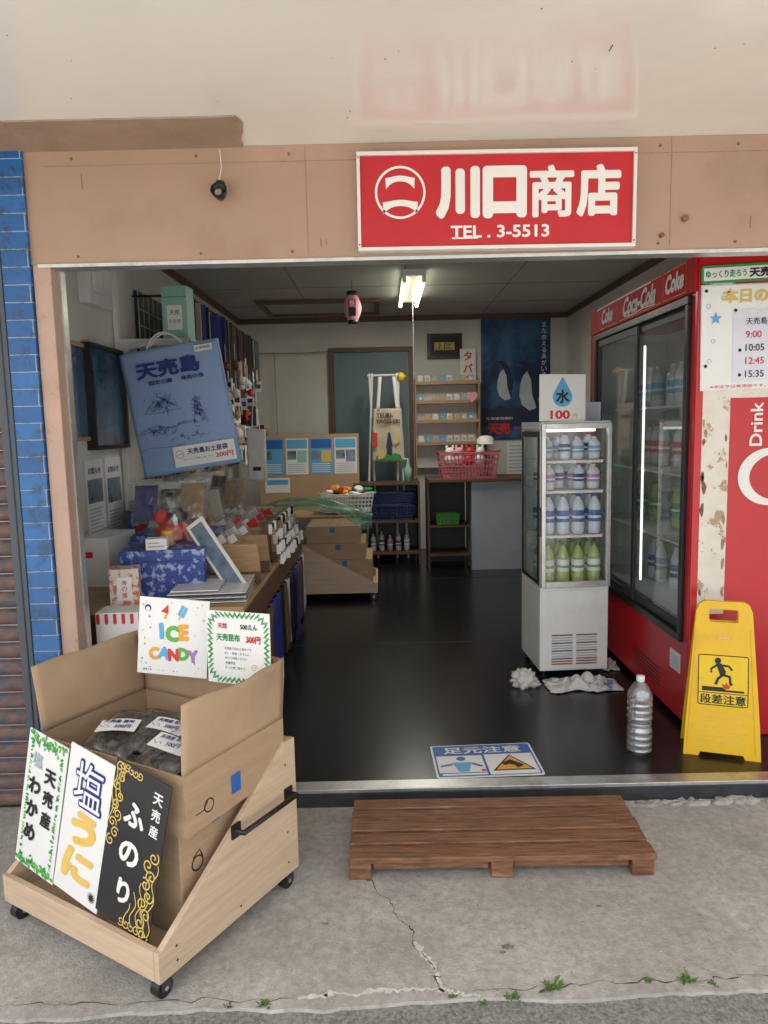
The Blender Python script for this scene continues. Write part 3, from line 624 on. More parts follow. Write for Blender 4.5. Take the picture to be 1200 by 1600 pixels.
for zz in shz[1:]:
    b=B()
    for k in range(16): b.cyl((.026+k*.0215,.03,zz),(.026+k*.0215,D-.03,zz),.0016,m_wplas,n=6)
    for y in(.03,.2,D-.03): b.cyl((.024,y,zz-.002),(W-.024,y,zz-.002),.0025,m_wplas,n=6)
    b.rect(.026,.027,W-.026,.028,zz,m_print); b.obj('wire_shelf',t)
b=B(FR)
for zz in shz[1:]:
    b.rect(.03,zz-.014,W-.03,zz-.004,-.0262,m_print)
b.obj('price_rail',t)
CMx=T(.825,3.76,FZ)@R(3)
GB='bottles in the cooler'
kinds=[bottle(CMx@T(.062,.068,shz[0]+.003),.225,.034,m_tea,m_print,m_green,'green tea bottle with white label in the cooler',group=GB),
 bottle(CMx@T(.062,.068,shz[1]+.003),.215,.034,m_aqua,m_blue,m_blue,'blue labelled sports drink bottle in the cooler',group=GB),
 bottle(CMx@T(.062,.068,shz[2]+.003),.135,.036,m_white2,m_purple,m_print,'purple labelled small bottle in the cooler',group=GB),
 bottle(CMx@T(.062,.10,shz[3]+.003),.12,.033,m_white2,m_sky,m_print,'short blue labelled drink bottle in the cooler',group=GB)]
alt=bottle(CMx@T(.145,.16,shz[2]+.003),.14,.030,m_aqua,m_navy,m_rprint,'navy labelled small drink bottle in the cooler',group=GB)
for si,(base,zz) in enumerate(zip(kinds,shz)):
    for r_ in range(3):
        for c in range(4):
            if r_==0 and c==0: continue
            if si==3 and random.random()<.45: continue
            if si==2 and ((r_==0 and c==1) or (r_==1 and c==1)): continue
            src=alt if (si>=2 and random.random()<.25) else base
            clone(src,CMx@T(.062+c*.083+random.uniform(-.006,.006),.068+r_*.085+random.uniform(-.008,.012),zz+.003)@R(random.uniform(0,360)))
def d_mizu(b,W,H):
    pts=[(0,H-.012)]+[(.052*math.sin(math.radians(a)),H*.52+.052*math.cos(math.radians(a))) for a in range(55,306,10)]
    b.poly(pts,.001,m_sky); b.text('水',0,H*.53,.072,.072,.0016,m_bprint,.035)
    b.text('100',-.012,.035,.105,.046,.001,m_rprint,.04); b.text('円',.068,.028,None,.02,.001,m_rprint,0)
placard('white water price sign with blue drop on the cooler',CMx@T(.125,.03,h1+.001)@R(-3,'X')@R(1,'Y'),.245,.245,d_mizu,m_paper,'price_sign')
b=B(); b.box(0,.16,0,.12,0,.10,P('pale_blue_card',(.46,.54,.66),.6)); b.M=FR; b.rect(.01,.01,.15,.09,.0012,m_grey); b.obj('small_carton',label='pale blue carton lying on top of the cooler',cat='box',mtx=CMx@T(.21,.12,h1+.001)@R(6),bev=.002)
def rag(mtx,w,d,h,label,seed,m=None):
    b=B()
    def fn(u,v):
        x=(u-.5)*w;y=(v-.5)*d; k=(1-abs(2*u-1)**3)*(1-abs(2*v-1)**3)
        return (x+.03*nz(u*3,v*3,seed),y+.03*nz(u*4,v*3,seed+5),.006+h*k*(.35+1.5*abs(nz(u*6,v*5,seed+2)))+.005*nz(u*12,v*10,seed))
    b.grid(fn,44,34,m or m_cloth); b.obj('floor_rag',label=label,cat='cloth',mtx=mtx,group='rags under the cooler',solid=.003)
b=B(); b.blob((0,0,.04),(.062,.055,.05),m_cloth,.28,3,40,26,3.2); b.blob((.045,.0,.02),(.04,.04,.025),m_cloth,.3,5,24,14,3); b.obj('floor_rag',label='crumpled white rag ball at the foot of the cooler',cat='cloth',mtx=T(.72,3.66,FZ-.006),group='rags under the cooler')
rag(T(1.02,3.63,FZ),.38,.17,.06,'crumpled white and blue towel in front of the cooler',4,m_cloth2)
rag(T(1.24,3.95,FZ),.10,.2,.03,'pale rag tucked beside the red fridge',8)
# ---------------------------------------------------------------- red fridge
t=thing('drinks_fridge','tall red branded drinks fridge with sliding glass doors','fridge',T(1.30,3.0,FZ))
L_,D_,H_=1.52,.68,2.05; dz0,dz1=.44,1.86; dy0,dy1=.07,1.40
b=B(); b.box(0,D_,0,.03,0,H_,m_red); b.box(0,D_,L_-.03,L_,0,H_,m_red); b.box(.003,D_,.031,L_-.031,dz1+.04,H_-.001,m_red); b.box(.02,D_,.031,L_-.031,.03,dz0-.04,m_red)
b.box(.003,.03,.031,dy0-.002,dz0-.04,dz1+.04,m_red); b.box(.003,.03,dy1+.002,L_-.031,dz0-.04,dz1+.04,m_red); b.obj('cabinet',t,bev=.006)
b=B(); b.box(D_-.22,D_-.2,.031,L_-.031,dz0-.039,dz1+.039,m_wplas); b.box(.04,D_-.221,.0305,.034,dz0-.039,dz1+.039,m_wplas); b.box(.04,D_-.221,L_-.034,L_-.0305,dz0-.039,dz1+.039,m_wplas); b.box(.04,D_-.221,.0345,L_-.0345,dz0-.0385,dz0-.03,m_wplas); b.obj('white_liner',t)
b=B()
for y in(.10,.74): b.cyl((.055,y,dz0+.1),(.055,y,dz1-.1),.006,m_fill,n=10)
b.obj('fridge_fill_tube',t)  # added tubes that brighten the fridge interior behind its doors
b=B(); b.box(-.012,.03,dy0,dy1,dz1,dz1+.035,m_black); b.box(-.012,.03,dy0,dy1,dz0-.035,dz0,m_black); b.box(-.012,.03,dy0,dy0+.03,dz0+.001,dz1-.001,m_black); b.box(-.012,.03,dy1-.03,dy1,dz0+.001,dz1-.001,m_black); b.obj('door_surround',t,bev=.003)
mid=(dy0+dy1)/2
for (a,c,x) in((dy0+.031,mid+.03,.014),(mid-.03,dy1-.031,.001)):
    b=B()
    for y0_,y1_ in((a,a+.032),(c-.032,c)): b.box(x,x+.012,y0_,y1_,dz0+.002,dz1-.002,m_dark)
    b.box(x,x+.012,a+.0325,c-.0325,dz0+.002,dz0+.04,m_dark); b.box(x,x+.012,a+.0325,c-.0325,dz1-.04,dz1-.002,m_dark)
    b.box(x-.006,x,c-.028,c-.006,dz0+.5,dz0+.95,m_black)
    b.obj('sliding_door',t); g=B(FL); g.rect(-(c-.0325),dz0+.041,-(a+.0325),dz1-.041,-(x+.006),m_dglass); g.obj('door_glass',t)
b=B(); b.box(-.008,.002,.012,L_-.02,dz1+.042,H_-.006,m_redmat); b.obj('header_panel',t,bev=.002)
b=B(T(-.008,0,0)@FL)
hz=(dz1+.04+H_)/2+.002
m_hw=M('header_white',(.82,.82,.8),.7,var=.02,spec=.1)
b.text('Coca-Cola',-.66,hz-.004,.46,.095,.0025,m_hw,.04,0,10,.35); b.text('Coke',-.22,hz,.2,.085,.0025,m_hw,.05,0,10,.15); b.text('Coke',-1.16,hz,.2,.085,.0025,m_hw,.05,0,10,.15)
b.stroke([(-.88,hz-.052),(-.74,hz-.058),(-.6,hz-.050),(-.44,hz-.056)],.006,.0025,m_hw)
b.rect(-1.36,H_-.022,-.5,H_-.013,.003,m_hw)  # plain white strip near the header's top edge
for y0_,y1_ in((-.345,-.1),(-.95,-.37),(-1.3,-1.0)): b.stroke([(y0_,hz-.063),(y1_,hz-.063),(y1_,hz+.058),(y0_,hz+.058)],.0025,.0022,m_gold,True)
b.obj('lettering',t)
b=B(FL)
for k in range(5): b.rect(-.7,.10+k*.02,-.35,.108+k*.02,-.0185,m_dark)
b.obj('vent_grille',t)
b=B(FL)
b.rect(-.24,.24,-.12,.33,-.0185,m_lam)
for k in range(4): b.rect(-.23,.255+k*.016,-.14,.262+k*.016,-.0175,m_grey)
b.obj('sticker',t)
b=B(T(0,0,0)@FR)
b.rect(.03,.55,.145,1.98,.002,m_peel)
rr=random.Random(21)
b.rect(.145,1.465,.68,1.60,.002,m_peel)
for k in range(26):
    x=rr.choice([.035,.13])+rr.random()*.01;y=.56+rr.random()*1.38;s=rr.uniform(.004,.012); b.poly([(x+s*rr.uniform(.4,1.1)*math.cos(a*1.05),y+s*3*rr.uniform(.4,1.1)*math.sin(a*1.05)) for a in range(6)],.0026+.0002*(k%6),rr.choice([m_rustsp,m_tan,m_stucco]))
b.obj('peeling_side_strip',t)
b=B(T(0,0,0)@FR)
b.text('Drink',.255,1.355,.18,.052,.003,m_print,.02,90)
c0=Vector((.335,1.135)); pts=[]
for i in range(40):
    a=math.radians(-40-285*i/39); pts.append((c0.x+.125*math.cos(a),c0.y+.108*math.sin(a)))
L=[];Rr=[]
for i,pp in enumerate(pts):
    q=pts[min(i+1,39)];o=pts[max(i-1,0)]; d=Vector((q[0]-o[0],q[1]-o[1])).normalized(); ww=.004+.020*math.sin(math.pi*i/39)**1.5
    L.append((pp[0]-d.y*ww,pp[1]+d.x*ww,.003));Rr.append((pp[0]+d.y*ww,pp[1]-d.x*ww,.003))
b.add(L+Rr,[(i,i+1,41+i,40+i) for i in range(39)],m_print)
b.text('oca-Cola',.38,1.62,.72,.2,.003,m_print,.03,90,10,.3)
b.obj('side_logo',t)
for zz in(.47,.80,1.12,1.44):
    b=B(); b.box(.06,D_-.23,.04,L_-.04,zz,zz+.008,m_wplas); b.obj('shelf',t)
kinds=[(m_aqua,m_blue,m_print),(m_tea,m_green,m_green),(m_white2,m_rprint,m_rprint),(m_white2,m_sky,m_print)]
for r_,zz in enumerate((.478,.808,1.128,1.448)):
    li,la,ca=kinds[r_]; k0=None
    for c in range(12):
        mm=T(1.30+.25,3.0+.12+c*.105,FZ+zz+.002)
        if k0 is None: k0=bottle(mm,.23,.034,li,la,ca,'chilled drink bottle standing on a shelf in the red fridge',group='bottles in the red fridge')
        elif rr.random()>.35: clone(k0,mm@R(rr.uniform(0,360)))
t=thing('notice_board','white ferry timetable notice board on the side of the red fridge','notice board',T(1.315,2.992,1.575)@R(-1,'Y'))
b=B(FR); b.prism([(0,0),(.50,0),(.50,.425),(0,.425)],-.006,0,m_lam); b.stroke([(.003,.003),(.497,.003),(.497,.422),(.003,.422)],.006,.001,m_alu,True); b.obj('board',t)
b=B(FR)
b.text('本日の運航',.245,.378,.32,.06,.002,m_gold,.05); b.rect(.13,.03,.45,.325,.0015,P('pale_lilac_sheet',(.66,.68,.76),.4))
for i,(s,m) in enumerate((('天売島発',m_bprint),('9:00',m_rprint),('10:05',m_bprint),('12:45',m_rprint),('15:35',m_bprint))):
    vs_,f_,x0_,x1_,y0_,y1_=glyphs(s,0); hh=.028; wd=hh*(x1_-x0_)/(y1_-y0_); b.text(s,.182+wd/2,.275-i*.053,None,hh,.0025,m,.01)
b.text('※赤文字は高速船です。',.155,.015,.23,.013,.0025,m_rprint,.0)
for x,y in((.02,.40),(.02,.10),(.14,.32),(.3,.12),(.16,.06),(.16,.16),(.11,.39)): b.circ(x,y,.007,.003,m_bprint,12)
b.poly([(.06+.028*(1 if k%2==0 else .4)*math.cos(k*math.pi/5+.3),.29+.028*(1 if k%2==0 else .4)*math.sin(k*math.pi/5+.3)) for k in range(10)],.002,m_sky)
for x,y in((.03,.34),(.05,.2),(.035,.12),(.09,.37)): b.ring(x,y,.008,.002,.002,m_sky,14)
b.obj('lettering',t)
t=thing('strip_sign','green and white slogan strip sign above the notice board','sign',T(1.305,2.985,2.003)@R(-2.2,'Y'))
b=B(FR); b.prism(rr_(0,0,.34,.07,.012),-.003,0,m_green); b.obj('board',t)
b=B(FR); b.rect(.010,.010,.33,.060,.001,m_print); b.text('ゆっくり走ろう',.10,.035,.165,.030,.002,m_green,.03); b.text('天売島',.258,.035,.13,.040,.002,m_bprint,.045); b.obj('lettering',t)
# ---------------------------------------------------------------- left wall things
LW=-1.55
m_pic=M('painted_blue_reflection',(.03,.08,.17),.14,scale=3,col2=(.10,.19,.32),coat=1)  # blue reflections of the glass painted into the picture colour
for (y,z,w,h,off,lab) in((3.60,1.42,.30,.50,.02,'bamboo edged picture frame with blue reflections painted on its glass on the wall'),(3.78,1.37,.50,.56,.05,'black framed picture with painted blue reflections on the wall')):
    t=thing('picture_frame',lab,'picture frame',T(LW+.002,y,z),'framed pictures on the wall')
    b=B(FE); fr=m_tan if off<.03 else m_black; f=.022
    b.prism([(0,0),(w,0),(w,f),(0,f)],0,off,fr);b.prism([(0,h-f),(w,h-f),(w,h),(0,h)],0,off,fr);b.prism([(0,f+.001),(f,f+.001),(f,h-f-.001),(0,h-f-.001)],0,off,fr);b.prism([(w-f,f+.001),(w,f+.001),(w,h-f-.001),(w-f,h-f-.001)],0,off,fr); b.obj('frame',t)
    b=B(FE); b.rect(f,f,w-f,h-f,off*.5,m_pic); b.obj('picture',t)
t=thing('meter_box','small white electric meter box fixed high on the wall','box',T(LW+.001,3.80,2.13))
b=B(); b.box(0,.06,0,.32,0,.24,m_wplas); b.box(.06,.075,.04,.2,.06,.2,m_wplas); b.obj('housing',t,bev=.004)
b=B(); b.tube([(.03,.1,.24),(.03,.1,.5)],.008,m_wplas); b.obj('conduit',t)
def d_notice(b,W,H):
    b.rect(.02,H*.45,W-.02,H*.75,.001,m_photo); b.text('お知らせ',W/2,H*.86,W*.7,.035,.001,m_navy,.01)
    for k in range(7): b.rect(.02,H*.08+k*.02,W-.03-(k%3)*.02,H*.08+k*.02+.006,.001,m_grey)
for y,w,z,h in((3.72,.24,.90,.42),(3.99,.24,.86,.46)):
    t=thing('wall_notice','printed paper notice pinned to the white wall','notice',T(LW+.003,y,z),'paper notices on the wall')
    b=B(FE); b.prism([(0,0),(w,0),(w,h),(0,h)],0,.001,m_paper); b.obj('sheet',t); b=B(FE@T(0,0,.001)); d_notice(b,w,h); b.obj('print',t)
t=thing('shelf_unit','white bracket shelving unit against the wall','shelf',T(LW,4.28,FZ))
b=B(); b.box(.005,.03,-.02,.02,.0,2.5,m_white); b.obj('upright',t)
for zz in(1.90,1.06):
    b=B(); b.box(.03,.45,-.02,.35,zz,zz+.018,m_white); b.obj('shelf_board',t,bev=.002)
    b=B(); b.M=FR; b.prism([(.03,zz-.09),(.05,zz-.085),(.09,zz-.04),(.20,zz-.022),(.44,zz-.018),(.44,zz-.001),(.03,zz-.001)],-.004,.016,m_white); b.obj('bracket',t)
t=thing('tea_carton','mint green carton with white label on the upper shelf','box',T(-1.27,4.30,FZ+1.919)@R(-6))
b=B(); b.box(0,.15,0,.12,0,.30,m_mint); b.obj('carton',t,bev=.002)
b=B(FR); b.rect(.03,.05,.12,.19,.001,m_print); b.text('天売',.075,.15,.06,.03,.0016,m_green,.02); b.text('わかめ',.075,.10,.07,.024,.0016,m_green,.01); b.rect(.0,.235,.15,.24,.001,m_green); b.obj('label_print',t)
BM=T(-1.135,4.10,1.585)@R(-8.5,'Y')
t=thing('paper_bag','large blue souvenir paper bag with printed drawing hanging from shelf','bag',BM)
W,H=.555,.70
b=B()
b.grid(lambda u,v:((u-.5)*W*(1+.02*nz(v*2,1)),-.012-.02*math.sin(u*math.pi)-.010*nz(u*3,v*3,2),(v-.5)*H+.006*nz(u*4,9)),24,28,m_bag)
b.grid(lambda u,v:((u-.5)*W,.03+.01*nz(u*3,v*3,5),(v-.5)*H),10,10,m_bag)
for sx in(-.5,.5): b.add([(sx*W,-.012,-H/2),(sx*W,.03,-H/2),(sx*W,.03,H/2),(sx*W,-.012,H/2)],[(0,1,2,3)],m_bag)
b.obj('bag_body',t,solid=.001)
b=B(FR@T(0,0,.046))
b.text('天売島',-.015,.235,.36,.095,0,m_navy,.045); b.text('国定公園',-.07,.163,.13,.026,0,m_navy,.02); b.text('海鳥の島',.11,.163,.13,.026,0,m_navy,.02); b.text('オロロン鳥',.03,-.08,.11,.016,0,m_navy,.01)
b.rect(.15,.29,.25,.325,0,m_print); b.text('JCB対応',.2,.308,.085,.018,.001,m_navy,.02)
rk=random.Random(4)
def sketch(cx,cy,w,h,n):
    for i in range(n):
        a=rk.uniform(0,6.28); x=cx+rk.gauss(0,w/4.2); y=cy+rk.gauss(0,h/4.2)
        pts=[(x,y)]
        for k in range(6): a+=rk.uniform(-1.2,1.2); x+=.006*math.cos(a); y+=.006*math.sin(a)*.8; pts.append((x,y))
        b.stroke(pts,.0016,.0,m_navy)
sketch(-.09,.045,.14,.09,70); sketch(.105,-.02,.045,.15,56); sketch(-.13,-.105,.22,.04,50); sketch(.04,-.16,.3,.02,20)
b.stroke([(-.19,.0),(-.17,.025),(-.14,.05),(-.125,.09),(-.115,.115),(-.10,.08),(-.07,.07),(-.04,.04),(.0,.01)],.0022,0,m_navy); b.stroke([(-.24,-.1),(-.2,-.085),(-.15,-.075),(-.05,-.1),(.02,-.07)],.002,0,m_navy)
b.stroke([(.07,-.1),(.085,-.03),(.095,.03),(.108,.055),(.118,.03),(.13,-.03),(.15,-.1)],.0022,0,m_navy)
b.stroke([(-.25,-.2),(-.2,-.19),(-.1,-.2),(0,-.195)],.002,0,m_navy); b.stroke([(-.2,.0),(-.1,-.005),(.02,.0)],.0016,0,m_navy)
b.obj('printed_drawing',t)
b=B(FR@T(.085,-.275,.05)@R(-1)); b.rect(-.165,-.05,.185,.065,0,m_paper); b.ring(-.13,.02,.022,.003,.0015,m_rprint); b.text('大人気',-.13,.02,.03,.01,.002,m_rprint,.01); b.text('天売島お土産袋',.03,.03,.23,.034,.0015,m_navy,.03); b.text('200円',.12,-.012,.10,.030,.0015,m_rprint,.03); b.text('中に入っている商品と一緒にどうぞ',-.03,-.012,.17,.010,.0015,m_bprint,0)
b.obj('price_label',t)
b=B()
for yy in(-.015,.03): b.tube([(-.13+.22*i/14,yy,H/2-.02+.10*math.sin(math.pi*i/14)**.7) for i in range(15)],.005,m_white)
b.obj('handle',t)
rail=B(); rail.tube([(0,0,0),(0,2.6,0)],.008,m_black)
for y in(0,1.3,2.58): rail.box(-.34,.0,y-.01,y+.01,-.006,.006,m_black)
rail.obj('hanging_rail',label='black display rail along the white wall',cat='rail',mtx=T(-1.20,4.60,2.30))
b=B(); b.box(0,.02,0,3.0,0,1.25,m_dark)
for k in range(30): b.box(.02,.026,k*.1,k*.1+.006,0,1.25,m_alu)
for k in range(12): b.box(.026,.032,0,3,k*.1+.03,k*.1+.036,m_alu)
b.obj('display_grid',label='dark wire display grid hung with souvenirs',cat='rack',mtx=T(LW+.002,4.66,1.10))
cols=[m_black,m_black,m_navy,m_dark,m_dark,m_black,m_cream,m_brown]
for i in range(46):
    y=4.62+i*.055; c=random.choice(cols); l=random.uniform(.2,.62)
    t=thing('hanging_strap','thin strap souvenir hanging from the display rail','souvenir',T(-1.20+random.uniform(-.04,.03),y,2.292)@R(random.uniform(-30,30)),'straps hanging on the rail')
    w=random.uniform(.016,.03)
    b=B(); b.box(-w,w,-.004,.004,-l,0,c); b.obj('strap',t)
    b=B(); b.box(-.03,.03,-.006,.006,-l-.10,-l-.0005,random.choice([m_print,m_print,m_grey,m_sky,m_cream])); b.box(-.02,.02,-.0075,-.0065,-l-.07,-l-.03,random.choice(cols)); b.obj('tag',t)
for i in range(110):
    y=4.75+random.random()*2.8; z=random.choice([2.02,1.85,1.67,1.50,1.32]); c=random.choice([m_print,m_print,m_rprint,m_sky,m_cream,m_cream,m_black,m_brown,m_tan,m_black])
    t=thing('packaged_souvenir','small carded souvenir hanging on the wire grid','souvenir',T(-1.49+random.uniform(0,.30),y,z)@R(-random.uniform(20,60)),'carded souvenirs on the grid')
    b=B(); s=random.uniform(.04,.07); b.box(-.002,.002,-s,s,-s*2.6,0,random.choice([m_paper,m_paper,m_card,m_cream,m_black])); b.obj('backing_card',t)
    b=B(); b.blob((.015,0,-s*1.3),(.014,s*.6,s*.8),c,.3,i,10,8); b.obj('trinket',t)
t=thing('cloth_bag','white cotton souvenir bag hanging from the display rail','bag',T(-.98,5.6,1.06))
b=B(); b.grid(lambda u,v:((u-.5)*.15,.01*nz(u*3,v*4),.40*v),8,14,m_print); b.obj('bag_body',t,solid=.004); b=B(FR); b.rect(-.03,.08,.03,.11,.015,m_bprint); b.obj('print',t); b=B(); b.tube([(-.03,0,.40),(0,0,.75),(.03,0,.40)],.004,m_print); b.obj('strap',t)
for i in range(12):
    b=B(); b.blob((0,0,0),(.03,.02,.035),random.choice([m_rprint,m_rprint,m_print,m_bprint,m_brown]),.2,i,12,8); b.tube([(0,0,.03),(0,0,.16)],.002,m_print,5); b.obj('plush_charm',label='small round charm hanging at the rack edge',cat='souvenir',mtx=T(-1.14+random.uniform(-.06,.04),4.9+i*.14,random.uniform(1.5,2.0)),group='charms at the rack edge')
# ---------------------------------------------------------------- merch table
t=thing('display_table','wooden merchandise table crowded with souvenirs','table',T(-1.5,2.95,FZ))
b=B(); b.box(0,.90,0,2.15,.615,.64,m_tan); b.obj('table_top',t,bev=.003)
b=B(); b.box(.88,.905,0,2.15,.50,.614,m_brown); b.box(.0,.88,.0,.02,.42,.614,m_brown); b.obj('apron',t)
for x in(.02,.82):
    for y in(.03,2.07): b=B(); b.box(x,x+.05,y,y+.05,0,.614,m_brown); b.obj('leg',t)
b=B(); b.box(.0,.85,.1,2.1,.18,.2,m_brown); b.obj('lower_shelf',t)
for i in range(16):
    y=3.0+i*.135; c=random.choice([m_navy,m_dark,m_black,m_navy,m_dark,m_black,m_brown,m_grey,m_dark])
    b=B(); l=random.uniform(.38,.5); w=random.uniform(.11,.14)
    b.grid(lambda u,v:(.012+.018*nz(u*4,v*2,i)+.012*math.sin(u*9+i),(u-.5)*w,-l*v),12,6,c)
    b.obj('hanging_cloth',label='folded souvenir cloth hanging over the table side',cat='cloth',mtx=T(-.60,y,.57),group='cloths on the table side',solid=.003)
for i in range(8):
    b=B(); b.box(0,random.uniform(.2,.34),0,.2,0,random.uniform(.12,.3),random.choice([m_card,m_white,m_waveblue,m_card])); b.obj('stored_carton',label='carton stored beneath the display table',cat='box',mtx=T(-1.45+(i%2)*.42,3.1+(i//2)*.45,FZ+.202),group='cartons below the table',bev=.002)
TZ=FZ+.641
t=thing('gift_box','blue wave patterned gift box on the display table','box',T(-1.17,3.12,TZ)@R(7))
b=B(); b.box(0,.36,0,.26,0,.165,m_waveblue); b.obj('box_body',t,bev=.002); b=B(); b.box(-.005,.365,-.005,.265,.166,.215,m_waveblue); b.obj('lid',t,bev=.002)
t=thing('gift_box','blue gift box standing behind on the table','box',T(-1.25,3.5,TZ)@R(4))
b=B(); b.box(0,.42,0,.3,0,.20,m_bag); b.obj('box_body',t,bev=.002); b=B(); b.box(-.004,.424,-.004,.304,.2005,.23,m_waveblue); b.obj('lid',t,bev=.002)
t=thing('small_gift_box','orange and white patterned small box on the table','box',T(-1.165,2.965,TZ)@R(14))
b=B(); b.box(0,.12,0,.10,0,.165,M('orange_floral_card',(.66,.62,.56),.5,scale=30,col2=(.62,.15,.06),lo=.5,hi=.56)); b.obj('box_body',t,bev=.002)
b=B(FR); b.rect(.03,.03,.09,.13,.001,m_print); b.vtext('海の塩',.06,.12,.024,.0016,m_rprint,.01); b.obj('label_print',t)
t=thing('paper_carton','small white carton on top of the blue gift box','box',T(-1.06,3.14,TZ+.216)@R(10)); b=B(); b.box(0,.09,0,.07,0,.05,m_paper); b.obj('box_body',t,bev=.001); b=B(FR); b.rect(.01,.012,.08,.02,.001,m_grey); b.rect(.01,.028,.06,.034,.001,m_grey); b.obj('label_print',t)
t=thing('jar','small glass jar with red lid on the gift box','jar',T(-1.0,3.27,TZ+.216)); b=B(); b.lathe([(0,0),(.03,0),(.032,.01),(.032,.05),(.026,.06)],m_tan,n=18); b.obj('body',t); b=B(); b.lathe([(.028,.058),(.029,.07),(0,.072)],m_orange,n=18); b.obj('lid',t)
t=thing('striped_box','red and white striped paper box at the table front','box',T(-1.165,2.80,.50)); b=B(); b.box(0,.20,0,.12,0,.245,m_paper); b.obj('box_body',t,bev=.002)
b=B(FR)
for k in range(6): b.prism([(.004+k*.034,.205),(.018+k*.034,.205),(.018+k*.034,.24),(.004+k*.034,.24)],.0005,.0015,m_rprint); b.circ(.011+k*.034,.205,.007,.0018,m_rprint,12)
b.circ(.06,.10,.018,.001,m_rprint,16); b.rect(.042,.03,.078,.09,.001,m_sky); b.circ(.14,.10,.018,.001,m_orange,16); b.obj('print',t)
t=thing('stool','small wooden stool under the striped box','stool',T(-1.165,2.80,FZ)); b=B(); b.box(-.01,.22,-.01,.13,.395,.418,m_tan); b.obj('seat',t)
for x in(0,.19):
    for y in(0,.10): b=B(); b.box(x,x+.02,y,y+.02,0,.394,m_tan); b.obj('leg',t)
t=thing('wrapped_doll','red cloth souvenir doll wrapped in clear film','toy',T(-1.02,3.42,TZ+.21)@R(10))
b=B(); b.blob((0,0,.05),(.07,.05,.055),m_rprint,.2,2); b.blob((.03,-.01,.13),(.045,.04,.04),m_black,.1,3); b.blob((-.05,0,.12),(.035,.03,.035),m_rprint,.2,4); b.blob((.02,-.045,.11),(.012,.01,.03),m_print,.1,5); b.obj('doll_body',t)
b=B(); b.grid(lambda u,v:(.12*math.cos(u*6.28)*(1-.5*v)+.02*nz(u*8,v*5),.09*math.sin(u*6.28)*(1-.5*v)+.02*nz(u*8,v*5,4),.22*v+.01*nz(u*7,v*4,8)),26,8,m_film); b.obj('clear_wrap',t)
t=thing('clear_tray_stack','stack of clear plastic sheets on the table','packaging',T(-.92,3.0,TZ)@R(4))
b=B()
for k in range(5): b.box(-.01*k*.3,.32,-.003*k,.42,.004+k*.01,.007+k*.01,m_film if k%2 else m_lam)
b.obj('sheets',t)
b=B(); b.box(.0,.2,.0,.25,.055,.06,m_wplas); b.obj('tray',t)
t=thing('photo_frame','white photo frame leaning sideways on the table','picture frame',T(-.635,3.20,TZ+.02)@R(-14,'Z')@R(-34,'Y'))
b=B(FR); w,h=.085,.39
b.prism([(-w,0),(.014,0),(.014,h),(-w,h)],-.012,0,m_white); b.obj('frame',t,bev=.002)
b=B(FR); b.rect(-w+.016,.018,.0,h-.018,.001,m_photo); b.obj('picture',t)
# slanted pale wood racks with rows of clear wrapped long packets
t=thing('slanted_rack','pale wooden slanted display rack on the table','rack',T(-.98,3.42,TZ))
for k in range(5):
    b=B(); b.M=T(0,k*.28,0)@R(24,'X'); b.box(0,.38,0,.012,0.0,.22,m_tan); b.obj('rack_board',t,bev=.002)
    b=B(); b.box(0,.38,-.03+k*.28,-.015+k*.28,0,.06,m_brown); b.obj('rack_lip',t)
for k in range(5):
    for i in range(8):
        mm=T(-.95+i*.044,3.405+k*.28+i*.003,TZ+.03)@R(-8)@R(-26+random.uniform(-2,2),'X')@R(-36+random.uniform(-3,3),'Y')
        t=thing('straw_packet','long straw bundle sealed in a clear glossy packet','packaged goods',mm,'clear straw packets on the rack')
        b=B()
        for q in range(9): b.tube([((q-4)*.004,.003*math.sin(q*2),.0),((q-4)*.006,.004*math.cos(q),.13),((q-4)*.008+.003*math.sin(q*3),.0,.26)],.0045,m_straw,6)
        b.box(-.02,.02,-.009,.009,-.01,.04,m_brown)
        b.obj('straw_bundle',t)
        b=B(); b.M=T(0,-.002,.13)@R(90,'X'); b.pillow(.082,.32,.013,m_wrap,i+k*9,.4,12); b.obj('clear_packet',t)
        b=B(); b.box(-.03,.03,-.0175,-.0165,.20,.245,random.choice([m_print,m_print,m_cream,m_rprint])); b.obj('label',t)
t=thing('key_ring_rack','slanted rack of silver key rings at the table edge','rack',T(-.66,3.85,TZ)); b=B(); b.box(0,.03,0,1.0,0,.22,m_brown); b.obj('rack_board',t)
for i in range(48):
    r_=i//12; c=i%12
    k=thing('key_ring','silver key ring hanging on the rack','key ring',T(-.625+r_*.022,3.87+c*.083,TZ+.23-r_*.055)@R(-50)@R(random.uniform(-15,15),'X'),'key rings on the rack')
    b=B(); b.box(0,.003,-.013,.013,-.06,-.008,random.choice([m_alu,m_print,m_print,m_black])); b.obj('fob',k); b=B(); b.tube([(0,.006*math.cos(a),-.002+.006*math.sin(a)) for a in [j*.63 for j in range(11)]],.001,m_alu,6); b.obj('ring',k)
for i,(x,y,w,d,h,m) in enumerate(((-1.45,4.0,.3,.3,.3,m_waveblue),(-1.42,4.4,.35,.3,.25,m_paper),(-1.4,4.75,.3,.25,.35,m_card),(-1.1,4.86,.3,.2,.2,m_tan),(-1.48,3.4,.16,.3,.24,m_paper))):
    b=B(); b.box(0,w,0,d,0,h,m); b.M=FR; b.rect(.03,.03,w-.05,h*.5,.001,m_print); b.rect(.04,h*.6,w-.08,h*.72,.001,m_rprint); b.obj('souvenir_box',label='souvenir confectionery box stacked on the display table',cat='box',mtx=T(x,y,TZ)@R(random.uniform(-6,6)),group='souvenir boxes',bev=.002)
